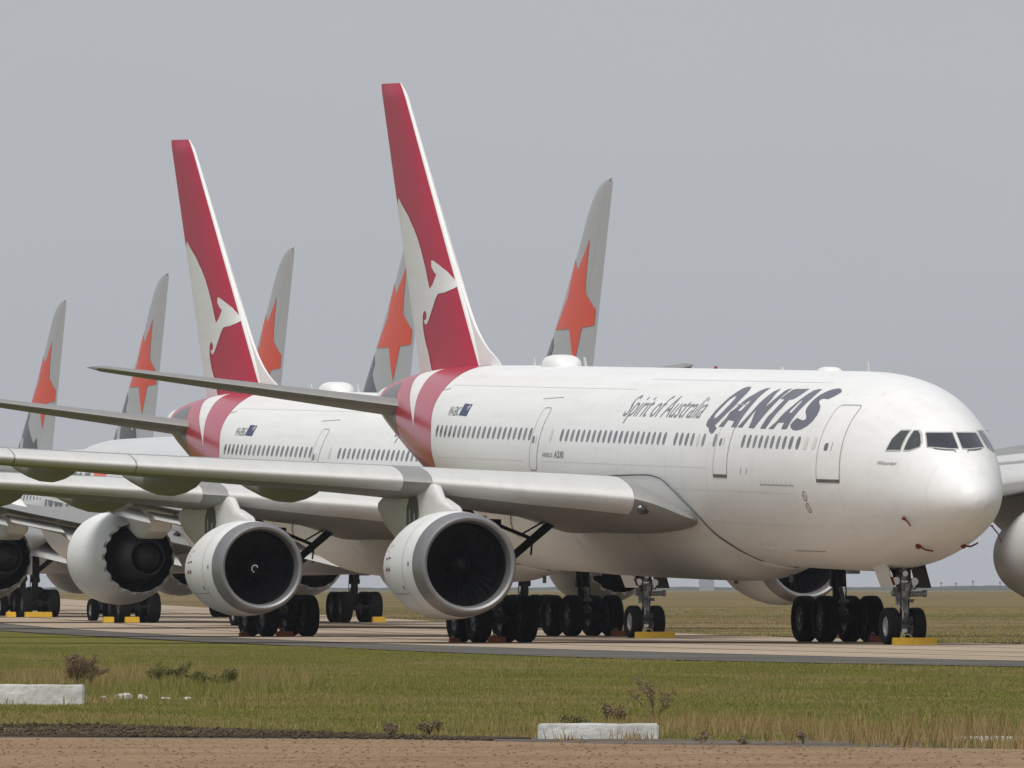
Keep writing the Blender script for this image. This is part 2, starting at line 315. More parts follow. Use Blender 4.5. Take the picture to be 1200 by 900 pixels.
DATA = {
    'Q': [[(15.62, 2.34), (15.96, 2.34), (16.2, 2.29), (16.35, 2.17), (16.5, 2.01), (16.61, 1.84), (16.76, 1.66), (16.85, 1.47), (16.93, 1.34), (16.86, 1.23), (16.69, 1.18), (16.49, 1.16), (16.37, 1.07), (16.08, 0.99), (15.91, 1.02), (15.76, 1.16), (15.92, 1.19), (16.03, 1.24), (15.88, 1.33), (15.64, 1.5), (15.45, 1.67), (15.31, 1.85), (15.26, 2.02), (15.29, 2.16), (15.39, 2.26)], [(15.94, 2.08), (16.11, 2.06), (16.27, 1.97), (16.34, 1.81), (16.48, 1.64), (16.54, 1.51), (16.47, 1.45), (16.34, 1.43), (16.18, 1.49), (16, 1.64), (15.86, 1.83), (15.85, 1.99)]],
    'A1': [[(13.74, 2.32), (14.06, 2.31), (14.34, 2.24), (14.52, 2.13), (14.68, 2.07), (14.88, 1.91), (15.04, 1.74), (15.28, 1.61), (15.29, 1.5), (15.64, 1.2), (15.15, 1.19), (15.01, 1.39), (14.43, 1.36), (14.46, 1.19), (13.97, 1.19), (13.91, 1.44), (13.84, 1.64), (13.79, 1.86), (13.8, 2.03), (13.79, 2.19)], [(14.3, 1.98), (14.47, 1.89), (14.67, 1.66), (14.41, 1.66), (14.33, 1.75), (14.24, 1.9)]],
    'N': [[(13.86, 1.2), (13.58, 1.39), (13.34, 1.63), (13.25, 1.88), (13.16, 2.05), (13.05, 2.22), (12.8, 2.3), (12.69, 2.31), (12.62, 2.18), (12.47, 2.02), (12.45, 1.89), (12.48, 1.77), (12.26, 1.91), (12.14, 2.13), (12.1, 2.26), (11.97, 2.3), (11.72, 2.32), (11.73, 2.22), (11.78, 2.02), (11.85, 1.8), (11.98, 1.6), (12.14, 1.38), (12.32, 1.18), (12.81, 1.19), (12.84, 1.38), (13.08, 1.72), (13.2, 1.45), (13.43, 1.19)]],
    'T': [[(10.13, 2.32), (11.29, 2.31), (11.53, 2.28), (11.61, 2.17), (11.7, 2.02), (11.27, 2.01), (11.34, 1.86), (11.43, 1.66), (11.6, 1.52), (11.73, 1.18), (11.25, 1.18), (11.15, 1.34), (11.01, 1.58), (10.85, 1.81), (10.81, 2), (10.53, 2.02), (10.38, 2.07), (10.26, 2.15)]],
    'A2': [[(9.05, 2.32), (9.33, 2.32), (9.59, 2.28), (9.72, 2.19), (9.87, 2.04), (10.03, 1.86), (10.28, 1.67), (10.44, 1.53), (10.57, 1.38), (10.97, 1.18), (10.5, 1.18), (10.34, 1.36), (9.83, 1.37), (9.81, 1.18), (9.35, 1.19), (9.32, 1.41), (9.23, 1.63), (9.12, 1.84), (9.02, 2.04), (9.01, 2.21)], [(9.63, 2.01), (9.72, 1.97), (9.83, 1.82), (9.96, 1.66), (9.71, 1.64), (9.63, 1.79), (9.57, 1.93)]],
    'S': [[(7.57, 2.28), (7.74, 2.33), (8.01, 2.35), (8.33, 2.31), (8.53, 2.24), (8.69, 2.14), (8.76, 1.99), (8.75, 1.87), (8.71, 1.76), (8.59, 1.67), (8.38, 1.58), (8.25, 1.51), (8.28, 1.46), (8.41, 1.44), (8.67, 1.47), (8.9, 1.51), (8.99, 1.48), (9.12, 1.39), (9.2, 1.3), (9.04, 1.23), (8.8, 1.17), (8.49, 1.16), (8.17, 1.2), (7.88, 1.3), (7.7, 1.42), (7.64, 1.59), (7.71, 1.73), (7.86, 1.84), (8.26, 1.98), (8.27, 2.03), (8.12, 2.06), (7.8, 2.04), (7.68, 2.09), (7.54, 2.16), (7.47, 2.24)]],
    'pane1': [(3.32, 0.65), (3.3, 0.99), (3.19, 1.22), (2.87, 1.23), (2.73, 0.66)],
    'pane2': [(2.62, 0.66), (2.78, 1.22), (2.65, 1.23), (2.47, 1.12), (2.24, 0.89), (2.18, 0.76), (2.31, 0.7), (2.43, 0.66)],
    'pane3': [(-0.752, 1.144), (-0.716, 1.174), (-0.002, 1.179), (-0.018, 0.77), (-0.056, 0.724), (-0.265, 0.718), (-0.839, 0.763)],
    'roo': [(56.17, 7.84), (55.67, 7.64), (55.07, 7.41), (54.57, 7.13), (54.3, 7), (53.77, 6.65), (53.32, 6.25), (52.88, 5.79), (52.53, 5.34), (52.35, 5.14), (52, 5.29), (51.65, 5.59), (51.91, 5.67), (52.18, 5.82), (52.23, 6.02), (52, 6.02), (51.38, 5.87), (50.68, 5.67), (50.07, 5.39), (49.85, 5.27), (50.02, 5.17), (50.68, 5.04), (51.38, 4.99), (51.65, 4.84), (52.09, 4.49), (52.53, 4.19), (52.88, 4.03), (53.15, 4.06), (53.32, 4.19), (53.15, 4.16), (52.88, 4.21), (52.83, 4.34), (52.97, 4.45), (53.18, 4.45), (53.36, 4.34), (53.45, 4.14), (53.41, 3.89), (53.23, 3.59), (53, 3.34), (52.83, 3.24), (52.62, 2.99), (52.4, 2.68), (53.59, 2.67)]}
def side(sgn=-1, off=.008, B=B3): return lambda x, z: B.P(x, sgn*(B.ys(x, z)+off), z)
def wheel(parent, loc, r, wd, mt, mr, rr=.5, name='wheel', cache={}):
    k = (r, wd, mr.name)
    h = wd/2
    if k not in cache:
        pt = [(-h*.62, r*rr), (-h*.9, r*.64), (-h, r*.80), (-h*.93, r*.92), (-h*.72, r*.985), (-h*.4, r), (h*.4, r), (h*.72, r*.985), (h*.93, r*.92), (h, r*.80), (h*.9, r*.64), (h*.62, r*rr)]
        gro = []
        for x, q in pt: gro.append((x, q))
        V, Fc = lathe(gro, 36); V = [(v[1], v[0], v[2]) for v in V]
        a = obj('tyre', V, Fc, mt, None, True, 50)
        pr = [(-h*.66, .02), (-h*.7, r*.16), (-h*.45, r*.18), (-h*.35, r*.40), (-h*.62, r*.47), (-h*.64, r*rr*1.02), (h*.64, r*rr*1.02), (h*.62, r*.47), (h*.35, r*.40), (h*.45, r*.18), (h*.7, r*.16), (h*.66, .02)]
        V, Fc = lathe(pr, 24); V = [(v[1], v[0], v[2]) for v in V]
        b = obj('rim', V, Fc, mr, None, True, 30)
        cache[k] = (a, b); first = True
    else: first = False
    w_ = bpy.data.objects.new(name, cache[k][0].data); COL.objects.link(w_); w_.parent = parent; w_.location = loc
    if first: b2 = cache[k][1]; bpy.data.objects.remove(cache[k][0]); cache[k] = (w_, b2)
    else: b2 = cache[k][1].copy(); COL.objects.link(b2)
    b2.parent = w_; b2.location = (0, 0, 0)
    return w_
def main_gear(root, x, y, ztop, r=.69, wd=.50, px=.99, py=.70, inb=1, dark=True):
    g = empty('main_landing_gear', (-x, y, 0)); g.parent = root
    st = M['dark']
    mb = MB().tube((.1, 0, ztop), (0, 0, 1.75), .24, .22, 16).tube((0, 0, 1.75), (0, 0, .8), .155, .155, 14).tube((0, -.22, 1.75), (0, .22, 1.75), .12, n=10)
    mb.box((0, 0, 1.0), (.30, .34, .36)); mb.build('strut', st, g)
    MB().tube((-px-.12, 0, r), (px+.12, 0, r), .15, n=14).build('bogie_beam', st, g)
    for sx in (-1, 1): MB().tube((sx*px, -py-.1, r), (sx*px, py+.1, r), .085, n=10).build('axle', st, g)
    for sx in (-1, 1):
        for sy in (-1, 1): wheel(g, (sx*px, sy*py, r), r, wd, M['rubber'], M['rim'])
    MB().tube((.26, .0, 1.62), (.62, 0, 1.2), .06).tube((.62, 0, 1.2), (.30, 0, .86), .06).tube((.62, -.15, 1.2), (.62, .15, 1.2), .06).build('torque_link', M['strut'], g)
    # brake rods, lights, hoses
    MB().path([(.30, -.12, 2.6), (.34, -.13, 1.6), (.30, -.1, .9), (.7, -.08, .8)], .022, 6).path([(.30, .12, 2.5), (.38, .14, 1.5), (.32, .1, .95), (.75, .1, .82)], .022, 6).path([(-.26, .1, 2.7), (-.34, .12, 1.5), (-.5, .1, .95)], .02, 6).build('hydraulic_hose', M['hose'], g)
    MB().box((.33, 0, .93), (.12, .26, .20)).tube((.37, -.20, .92), (.37, .20, .92), .05).tube((.38, 0, 1.08), (.38, 0, 1.55), .03).build('brake_manifold', M['strut'], g)
    # side stay folding towards the keel
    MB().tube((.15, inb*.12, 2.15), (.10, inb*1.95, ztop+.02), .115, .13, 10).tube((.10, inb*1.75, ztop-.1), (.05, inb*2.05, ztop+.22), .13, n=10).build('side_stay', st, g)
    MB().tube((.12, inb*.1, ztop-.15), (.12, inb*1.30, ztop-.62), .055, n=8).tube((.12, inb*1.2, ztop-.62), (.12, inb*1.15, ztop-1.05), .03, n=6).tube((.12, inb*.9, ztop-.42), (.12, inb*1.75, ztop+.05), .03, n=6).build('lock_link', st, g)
    MB().box((-.1, -inb*.42, ztop-.75), (1.7, .06, 1.7)).box((-.1, -inb*.34, ztop-.75), (.1, .1, 1.5)).build('gear_door', M['fairing'], g)
    return g
def nose_gear(root, x):
    g = empty('nose_landing_gear', (-x, 0, 0)); g.parent = root
    MB().tube((0, 0, 2.75), (0, 0, 1.25), .17, .15, 16).tube((0, 0, 1.52), (0, 0, 1.36), .22, n=16).tube((0, 0, 1.25), (0, 0, 1.12), .20, n=16).tube((-.02, -.30, 2.2), (-.02, .30, 2.2), .09, n=10).build('strut', M['strut'], g)
    MB().tube((0, 0, 1.2), (0, 0, .50), .095, .095, 14).build('oleo', M['oleo'], g)
    MB().tube((0, -.36, .52), (0, .36, .52), .075, n=12).box((0, 0, .52), (.22, .2, .22)).build('axle', M['strut'], g)
    for sy in (-1, 1): wheel(g, (0, sy*.375, .525), .525, .37, M['rubber'], M['rimw'], .52)
    MB().tube((.16, .05, 1.15), (.42, 0, .86), .04).tube((.16, -.05, 1.15), (.42, 0, .86), .04).tube((.42, 0, .86), (.12, .05, .58), .04).tube((.42, 0, .86), (.12, -.05, .58), .04).build('torque_link', M['strut'], g)
    MB().tube((-.15, .12, 1.9), (-1.1, .2, 2.6), .07).tube((-.15, -.12, 1.9), (-1.1, -.2, 2.6), .07).tube((-.6, -.2, 2.25), (-.6, .2, 2.25), .05).build('drag_stay', M['dark'], g)
    MB().tube((.05, .0, 1.42), (.12, .62, 1.44), .075, n=12).tube((.12, .56, 1.44), (.13, .66, 1.44), .10, n=12).tube((.05, 0, 1.42), (.05, -.34, 1.46), .09, n=12).box((.16, .12, 1.62), (.16, .26, .2)).build('steering_actuator', M['strut'], g)
    MB().tube((.18, .27, 1.78), (.26, .27, 1.78), .11, n=14).tube((.18, -.27, 1.80), (.26, -.27, 1.80), .11, n=14).tube((.18, 0, 2.0), (.25, 0, 2.0), .08, n=12).box((.15, 0, 1.78), (.06, .6, .05)).build('taxi_light', M['oleo'], g)
    MB().path([(.2, .1, 2.3), (.3, .16, 1.7), (.2, .12, 1.3), (.18, .1, .7)], .02, 6).path([(.2, -.1, 2.3), (.28, -.16, 1.7), (.2, -.12, 1.3), (.16, -.1, .8)], .02, 6).path([(.12, .2, 2.5), (.24, .34, 2.0), (.2, .3, 1.55)], .018, 6).build('hydraulic_hose', M['hose'], g)
    MB().box((.2, -.2, 1.30), (.1, .12, .16)).box((.21, .18, 1.24), (.1, .14, .1)).tube((.1, -.3, 1.58), (.1, .3, 1.58), .035).box((.14, -.26, 1.55), (.14, .1, .16)).tube((.17, .0, 1.08), (.17, 0, 1.30), .05).box((.12, .22, .62), (.1, .08, .12)).tube((.03, -.17, 2.1), (.03, -.17, 1.45), .035).tube((.03, .17, 2.1), (.03, .17, 1.45), .035).build('valve_block', M['rim'], g)['kind'] = 'stuff'
    MB().tube((.02, 0, .50), (.14, 0, .44), .05).box((.12, 0, .40), (.12, .16, .1)).build('tow_fitting', M['oleo'], g)
    MB().tube((-.3, -.28, 2.55), (.0, -.2, 1.75), .05).tube((-.3, .28, 2.55), (.0, .2, 1.75), .05).box((-.05, 0, 2.2), (.3, .42, .5)).build('trunnion', M['dark'], g)
    MB().box((-.1, 0, 2.45), (1.3, .75, .3)).build('wheel_bay', M['dark'], g)
    for sy in (-1, 1):     # bay doors hanging open
        a, b = Vector((0, sy*.42, 2.52)), Vector((0, sy*.68, 1.60) if sy > 0 else (0, sy*.36, 1.62))
        if sy < 0: a.y = -.72; b.y = -.36
        t = Vector((0, .035, 0)); V = []
        for xx, q in ((-.75, 1.), (.42, 1.)):
            for p in (a-t, b-t, b+t, a+t): V.append((xx, p.y, p.z))
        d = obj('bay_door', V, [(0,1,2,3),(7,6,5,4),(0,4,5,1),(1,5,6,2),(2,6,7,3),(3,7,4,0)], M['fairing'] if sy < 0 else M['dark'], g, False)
        if sy < 0:
            e = Vector((.43, 0, 0)); c = a.lerp(b, .84); f = a.lerp(b, 1.0); wv = Vector((0, .04, 0))
            obj('warning_patch', [(.428, p.y, p.z) for p in (a.lerp(b, .68)-wv, a.lerp(b, .93)-wv, a.lerp(b, .93)+wv, a.lerp(b, .68)+wv)], [(0, 1, 2, 3)], M['rbf'], d, False)
    return g
def cf6(root, sgn):
    """underwing engine: axis origin at the intake lip"""
    x0, y0, z0 = 17.95, sgn*(9.40+.10*sgn), -2.78+(.36 if sgn > 0 else 0); cx, cy, cz = B3.P(x0, y0, z0)
    e = empty('engine', (cx, cy, cz), math.radians(-sgn*-1.2)); e.parent = root; e.rotation_euler[1] = math.radians(-1.0)
    flip = lambda VF: ([(-v[0], v[1], v[2]) for v in VF[0]], [tuple(reversed(f)) for f in VF[1]])
    V, Fc = flip(lathe([(.42, 1.20), (.25, 1.205), (.12, 1.222), (.04, 1.255), (0, 1.32), (.02, 1.37), (.09, 1.412), (.22, 1.448), (.42, 1.476), (.72, 1.504)], 72)); obj('inlet_lip', V, Fc, M['lip'], e)
    V, Fc = flip(lathe([(.724, 1.503), (.9, 1.52), (1.5, 1.55), (2.2, 1.56), (2.9, 1.535), (3.5, 1.47), (4.1, 1.37), (4.7, 1.25), (5.1, 1.17), (5.1, 1.13), (4.6, 1.17)], 72)); cw = obj('fan_cowl', V, Fc, M['cowl'], e)
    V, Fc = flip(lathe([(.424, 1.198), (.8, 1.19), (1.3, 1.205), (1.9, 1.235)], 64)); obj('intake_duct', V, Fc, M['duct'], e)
    # cowl joint, latch marks, red service stencil (wraps the cowl)
    cr = lambda x: float(pchip_fn([.424, .9, 1.5, 2.2, 2.9, 3.5, 4.1, 4.7, 5.1], [1.476, 1.52, 1.55, 1.56, 1.535, 1.47, 1.37, 1.25, 1.17])(x))
    cm = lambda x, t: (-x, sgn*(cr(x)+.006)*math.cos(t), (cr(x)+.006)*math.sin(t))
    for xs in (1.62, 3.62): strip('cowl_joint', [(xs, t/20) for t in range(-34, 34)], .022, cm, M['line'], cw)
    strip('cowl_joint', [(1.62+k*.1, -.55) for k in range(21)], .02, cm, M['line'], cw)
    for k, (xa, xb, ta, tb) in enumerate([(3.1, 4.0, -.05, -.10), (3.15, 3.27, -.05, .42), (3.45, 3.56, -.05, .40), (3.78, 3.9, -.05, .34), (3.1, 4.0, .14, .18)]):
        obj('service_stencil', [cm(xa, ta), cm(xb, ta), cm(xb, tb), cm(xa, tb)], [(0, 1, 2, 3)], M['rbf'], cw, False)
    for xs, t in ((1.05, .02), (1.9, -.42)): obj('vent', [cm(xs-.05, t-.04), cm(xs+.05, t-.04), cm(xs+.05, t+.04), cm(xs-.05, t+.04)], [(0, 1, 2, 3)], M['seam'], cw, False)
    # fan
    mb = MB(); nb = 34
    for k in range(nb):
        a = 2*math.pi*k/nb; V = []
        for j in range(6):
            rr = .40+.80*j/5; tw = math.radians(28+34*j/5); ch = .20+.10*j/5
            for s_ in (-.5, .5):
                dx = s_*ch*math.cos(tw); dt = s_*ch*math.sin(tw)/rr
                V.append((-1.28-dx, rr*math.cos(a+dt), rr*math.sin(a+dt)))
        mb.add(V, [(2*j, 2*j+1, 2*j+3, 2*j+2) for j in range(5)])
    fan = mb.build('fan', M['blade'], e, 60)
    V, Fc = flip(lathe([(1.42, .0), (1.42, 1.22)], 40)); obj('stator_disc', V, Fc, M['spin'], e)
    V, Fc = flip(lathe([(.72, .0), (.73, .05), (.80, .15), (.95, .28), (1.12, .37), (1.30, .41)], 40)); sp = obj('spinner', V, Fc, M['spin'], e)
    rs = lambda q: ((-(.72+.9*q*q+.0)-.0+.005), q)
    sw = []
    for k in range(30):
        a = 4.5*k/29; q = .05+.10*k/29; x = -float(pchip_fn([0, .05, .15, .28, .37], [.72, .73, .80, .95, 1.12])(q))+.012
        for dq in (-.014, .014): sw.append((x, (q+dq)*math.cos(a), (q+dq)*math.sin(a)))
    obj('swirl_mark', sw, [(2*k, 2*k+1, 2*k+3, 2*k+2) for k in range(29)], M['white'], sp, False)
    V, Fc = flip(lathe([(3.4, .95), (4.6, .98), (5.3, .90), (6.2, .66), (6.2, .60), (5.6, .62)], 48)); obj('core_cowl', V, Fc, M['hot'], e)
    V, Fc = flip(lathe([(5.2, .48), (6.2, .42), (6.9, .20), (7.2, .02)], 32)); obj('exhaust_plug', V, Fc, M['hot'], e)
    # pylon: profile rings from the cowl crown to under the wing (y half-width, bottom, top per station)
    rg = []
    for dx, hw, zb, zt in [(1.5, .05, 1.42, 1.60), (2.1, .11, 1.3, 1.74), (2.9, .17, 1.2, 1.98), (3.6, .22, 1.1, 2.46), (4.3, .29, 1.0, 2.62), (5.6, .30, .85, 2.55), (7.2, .28, .75, 2.42), (8.7, .2, 1.25, 2.25), (9.8, .06, 1.75, 2.0)]:
        rg.append([(-dx, hw*c, (zb+zt)/2+(zt-zb)/2*s_) for c, s_ in [(math.copysign(abs(math.cos(q))**.6, math.cos(q)), math.copysign(abs(math.sin(q))**.75, math.sin(q))) for q in [2*math.pi*i/20 for i in range(20)]]])
    V, Fc = loft(rg); py = obj('pylon', V, Fc, M['fairing'], e)
    pp = [(5.25, 1.15), (4.65, 1.22), (4.4, 1.55), (4.5, 1.95), (4.85, 2.15), (5.35, 2.1), (5.7, 1.75), (5.75, 1.2)]
    obj('heat_panel', [(-x, sgn*.303, z) for x, z in pp], [tuple(range(8))], M['panel'], py, False)
    for xx, zz, hh in ((5.35, 1.5, .38), (4.85, 1.45, .22)): obj('panel_slot', [(-xx-.05, sgn*.309, zz-hh/2), (-xx+.05, sgn*.309, zz-hh/2), (-xx+.05, sgn*.309, zz+hh/2), (-xx-.05, sgn*.309, zz+hh/2)], [(0, 1, 2, 3)], M['fairing'], py, False)
    V, Fc = lathe([(0, .02), (.12, .09), (.4, .13), (1.4, .14), (2.0, .11), (2.4, .03)], 16)
    dq = obj('bleed_duct_fairing', [(-(x+1.5), y-sgn*.17, z+1.52+.20*x) for x, y, z in V], Fc, M['slat'], py)
    return e
WST = [  # y, leading edge x, z, chord, thickness ratio, incidence deg
    (2.2, 18.4, -1.56, 11.6, .05, 2.6), (2.75, 17.7, -1.46, 12.2, .072, 2.8), (3.4, 17.78, -1.20, 12.2, .106, 3.1), (4.2, 18.21, -.92, 11.8, .130, 3.3), (6.5, 19.70, -.74, 10.5, .128, 3.0), (9.4, 21.58, -.50, 8.85, .116, 2.4), (13, 23.92, -.30, 7.5, .112, 1.6), (17, 26.52, -.08, 6.25, .108, .9), (20.5, 28.79, .14, 5.25, .105, .3), (24.5, 31.38, .44, 4.1, .102, -.3), (28, 33.66, .75, 3.05, .10, -.8), (29.3, 34.75, .90, 2.45, .10, -1.)]
WF = [pchip_fn([s[0] for s in WST], [s[k] for s in WST]) for k in range(1, 6)]
ROLL = .019       # the aircraft stand a degree right wing low on the cambered concrete
def wing_ring(B, y, sgn, off=0., u0=0., u1=1., W=WF):
    lx, lz, c, t, inc = [float(f(y)) for f in W]; R = foil(c, t*c, 0, .008, 1); ci, si = math.cos(math.radians(inc)), math.sin(math.radians(inc))
    lz += ROLL*y if sgn > 0 else 0
    return [B.P(lx + x*ci + z*si, sgn*y, lz - x*si + z*ci) for x, z in R]
def slat_ring(B, y, sgn, W=WF, uu=.15, ul=.05, off=.018):
    lx, lz, c, t, inc = [float(f(y)) for f in W]; ci, si = math.cos(math.radians(inc)), math.sin(math.radians(inc))
    fu = pchip_fn([a for a, b in AIR[::-1]], [b for a, b in AIR[::-1]]); P = []; lz += ROLL*y if sgn > 0 else 0
    us = [(uu*(k/9)**2, 1) for k in range(9, 0, -1)]+[(0, 0)]+[(ul*(k/5)**2, -1) for k in range(1, 6)]
    # outer skin, then the same path set back inside the wing
    for inner in (0, 1):
        for u, s_ in (us if not inner else us[::-1]):
            o_ = off if not inner else -.03
            x, z = u*c-(o_ if u < .02 else 0), s_*float(fu(u))*t*c*.5*(1 if s_ > 0 else (1-.35*u)) + .032*c*u*(1-u) + s_*o_
            P.append(B.P(lx + x*ci + z*si, sgn*y, lz - x*si + z*ci))
    return P
def wings(root, B, sgn, W, ys, slats, tipy, mats, fairings, winglet=True):
    wg = empty('wing', (0, 0, 0)); wg.parent = root
    rings = [wing_ring(B, y, sgn, W=W) for y in ys]
    if sgn < 0: rings = [r[::-1] for r in rings]
    V, Fc = loft(rings); obj('wing_skin', V, Fc, mats[0], wg, True, 50)
    for a, b in slats:
        rr = [slat_ring(B, y, sgn, W) for y in np.linspace(a+.022, b-.022, 5)]
        if sgn < 0: rr = [r[::-1] for r in rr]
        V, Fc = loft(rr); obj('slat', V, Fc, mats[1], wg, True, 50)
    for y, xa, xb, zc, hh in fairings:
        rg = []
        for f_, s_ in [(0, .04), (.08, .42), (.2, .75), (.36, 1), (.52, .98), (.7, .74), (.88, .36), (1, .05)]:
            x = xa+(xb-xa)*f_; zc_ = zc+(ROLL*y if sgn > 0 else 0)+.10*(xb-xa)*.0 + .42*hh*(f_-.36)**2
            rg.append([B.P(x, sgn*(y)+.30*s_*math.cos(q), zc_+hh*s_*(math.sin(q) if math.sin(q) < 0 else .9*math.sin(q))) for q in [2*math.pi*i/18 for i in range(18)]])
        V, Fc = loft(rg); obj('flap_track_fairing', V, Fc, mats[2], wg)
    if winglet:
        lx, lz, c = [float(f(tipy)) for f in W[:3]]; rg = []; lz += ROLL*tipy if sgn > 0 else 0
        for k, (dy, dz, f_, dx) in enumerate([(0, 0, 1, 0), (.45, .18, .86, .45), (.8, .75, .62, 1.05), (1.05, 1.55, .36, 1.75)]):
            R = foil(c*f_, .08*c*f_, lx+dx); rg.append([B.P(x, sgn*(tipy+dy+(-z if dz > .1 else 0)), lz+dz+(z if dz < .2 else 0)) for x, z in R])
        V, Fc = loft(rg); obj('winglet', V, Fc, M['red'], wg)
    return wg
def fin_half(LE, TE, tc):
    fu = pchip_fn([a for a, b in AIR[::-1]], [b for a, b in AIR[::-1]])
    def h(x, z):
        a, b = LE(z), TE(z); u = min(1, max(0, (x-a)/(b-a))); return float(fu(u))*tc*(b-a)*.5
    return h
def surface(B, zs, LE, TE, tc, ua, ub, name, m, parent, gap=0.0):
    """slice of a fin between chord fractions ua..ub"""
    fu = pchip_fn([a for a, b in AIR[::-1]], [b for a, b in AIR[::-1]])
    us = [ua+(ub-ua)*(k/12)**(2 if ua == 0 else 1) for k in range(13)]; rg = []
    for z in zs:
        a, b = LE(z), TE(z); c = b-a; tr = tc(z) if callable(tc) else tc
        rg.append([B.P(a+u*c, -max(float(fu(u))*tr*c*.5, .004), z) for u in us]+[B.P(a+u*c, max(float(fu(u))*tr*c*.5, .004), z) for u in us[::-1]][(1 if ub == 1 else 0):(-1 if ua == 0 else None)])
    V, Fc = loft(rg); return obj(name, V, Fc, m, parent, True, 50)
def make_a330():
    r = empty('airliner'); B = B3; R = side(-1)
    xs = [S3[0][0]+.0, .07, .1, .14, .2, .3, .42, .56, .72, .9, 1.1, 1.35]+list(np.arange(1.6, 10.5, .3))+list(np.arange(10.5, 36, 2.12))+list(np.arange(36, 57.6, .6))+[57.6, 57.8, 57.95, 58.08, 58.16, 58.2]
    V, Fc = B.skin(xs, 96); fus = obj('fuselage', V, Fc, M['white'], r, True, 80)
    # --- red tail band, with the white wedge left open
    zf = pchip_fn([-2.2, -1.4, -.39, .70, 1.48, 2.70, 2.83], [44.1, 44.15, 44.27, 44.55, 45.26, 46.19, 46.6])
    zr = pchip_fn([-3, .0, .70, 1.98, 2.7, 2.83], [47.28, 47.29, 47.3, 48.66, 50.2, 50.5]); zl = pchip_fn([-3, 0, .70, 1.98, 2.7, 2.83], [47.30, 47.31, 47.32, 50.14, 53., 53.6])
    ze = lambda z: 56.5
    def solve(fn, th):
        x = 48.
        for _ in range(60): x = .5*x+.5*float(fn(B.at(x, th)[2]))
        return x
    for sg in (-1, 1):
        for a, b in ((zf, zr), (zl, ze)):
            V = []; Fc = []; nx = 12; T = np.radians(np.linspace(90, -90, 61))
            for th in T:
                xa, xb = solve(a, th), solve(b, th)
                for k in range(nx+1):
                    x = xa+(xb-xa)*k/nx; p = B.at(x, th, .008); V.append(B.P(p[0], sg*p[1], p[2]))
            for i in range(60):
                for k in range(nx): Fc.append((i*(nx+1)+k, i*(nx+1)+k+1, (i+1)*(nx+1)+k+1, (i+1)*(nx+1)+k))
            obj('tail_band', V, Fc, M['red'], fus)
    decal('stabilizer_plate', [[(51.0, .55), (53.0, .95), (55.9, 1.35), (55.6, 1.85), (54.2, 2.25), (53.0, 2.2), (52, 1.75), (51.2, 1.2)]], side(-1, .016), M['lip'], fus, .5, .15)
    # --- lettering
    for k in ('Q', 'A1', 'N', 'T', 'A2', 'S'): decal('letter', DATA[k], R, M['letter'], fus, .3, .1)
    text_decal('slogan_lettering', 'Spirit of Australia', lambda u, v: R(25.3-u, 1.42+v), 7.5, .62, M['thin'], fus, .38, 0., .1)['kind'] = 'stuff'
    text_decal('registration', 'VH-EBC', lambda u, v: R(43.2-u, 1.29+v), 1.25, .27, M['thin'], fus, 0, .01)
    text_decal('maker_lettering', 'AIRBUS', lambda u, v: R(32.1-u, .15+v), 1.05, .13, M['thin'], fus)
    text_decal('maker_lettering', 'A330', lambda u, v: R(30.9-u, .14+v), .95, .20, M['thin'], fus, 0, .02)
    text_decal('name_lettering', 'Whitsundays', lambda u, v: R(3.54-u, .255+v), .85, .10, M['thin'], fus, .2)
    fl = decal('flag', [[(41.85, 1.30), (40.95, 1.28), (40.98, 1.64), (41.85, 1.66)]], R, M['navy'], fus)
    R2 = side(-1, .012); R3 = side(-1, .016)
    for p in ([(40.97, 1.53), (41.38, 1.53), (41.38, 1.57), (40.97, 1.57)], [(41.15, 1.46), (41.21, 1.46), (41.21, 1.64), (41.15, 1.64)]): decal('flag_cross', [p], R2, M['white'], fl)
    decal('flag_cross', [[(40.97, 1.54), (41.38, 1.54), (41.38, 1.56), (40.97, 1.56)]], R3, M['beacon'], fl)
    # --- cabin windows (one shared pane on the parallel body)
    ov = [(.125*math.copysign(abs(math.cos(t))**.75, math.cos(t)), .185*math.copysign(abs(math.sin(t))**.75, math.sin(t))) for t in [2*math.pi*k/16 for k in range(16)]]
    shared = {}
    for i in list(range(0, 12))+[16, 18, 19, 20, 21, 22, 23]+list(range(25, 45))+[46]+list(range(50, 70)):
        x = 6.9997+.5334*i; m = M['blank'] if i in (0, 1, 19, 46) else M['glass2'] if (i*7) % 11 in (2, 5, 8) else M['glass']; key = m.name
        if 10.8 < x < 35.7:
            if key not in shared: shared[key] = (decal('cabin_window', [[(x+u, .813+v) for u, v in ov]], R, m, fus, None, .13), x)
            else:
                s_, x0 = shared[key]; c = s_.copy(); COL.objects.link(c); c.location = (-(x-x0), 0, B.att*(x-x0))
        else: decal('cabin_window', [[(x+u, .813+v) for u, v in ov]], R, m, fus, None, .13)
    # --- flight deck glazing
    def front(y, z, off=.012): return B.P(B.xf(y, z)-off, y, z)
    for sg in (-1, 1):
        for k, mm in (('pane1', 'winds'), ('pane2', 'winds')):
            pn = decal('cockpit_window', [DATA[k]], side(sg, .012), M[mm], fus, .15, .1)
            strip('window_seal', dense(DATA[k]+[DATA[k][0]], .1)[:-1], .035, side(sg, .016), M['post'], pn, True)
        p3 = [(min(-.045, y), z) for y, z in DATA['pane3']]
        p3 = [(-sg*y, z) for y, z in p3]
        pn = decal('cockpit_window', [p3], front, M['wind'], fus, .12, .08)
        strip('window_seal', dense(p3+[p3[0]], .08)[:-1], .03, lambda y, z: front(y, z, .017), M['post'], pn, True)
        wp = [(-sg*-.80, .70), (-sg*-.45, .655), (-sg*-.30, .69)] 
        strip('wiper', dense([(-sg*y, z) for y, z in [(-.70, .735), (-.45, .70), (-.22, .695), (-.17, .64)]], .05), .028, lambda y, z: front(y, z, .03), M['seam'], fus)
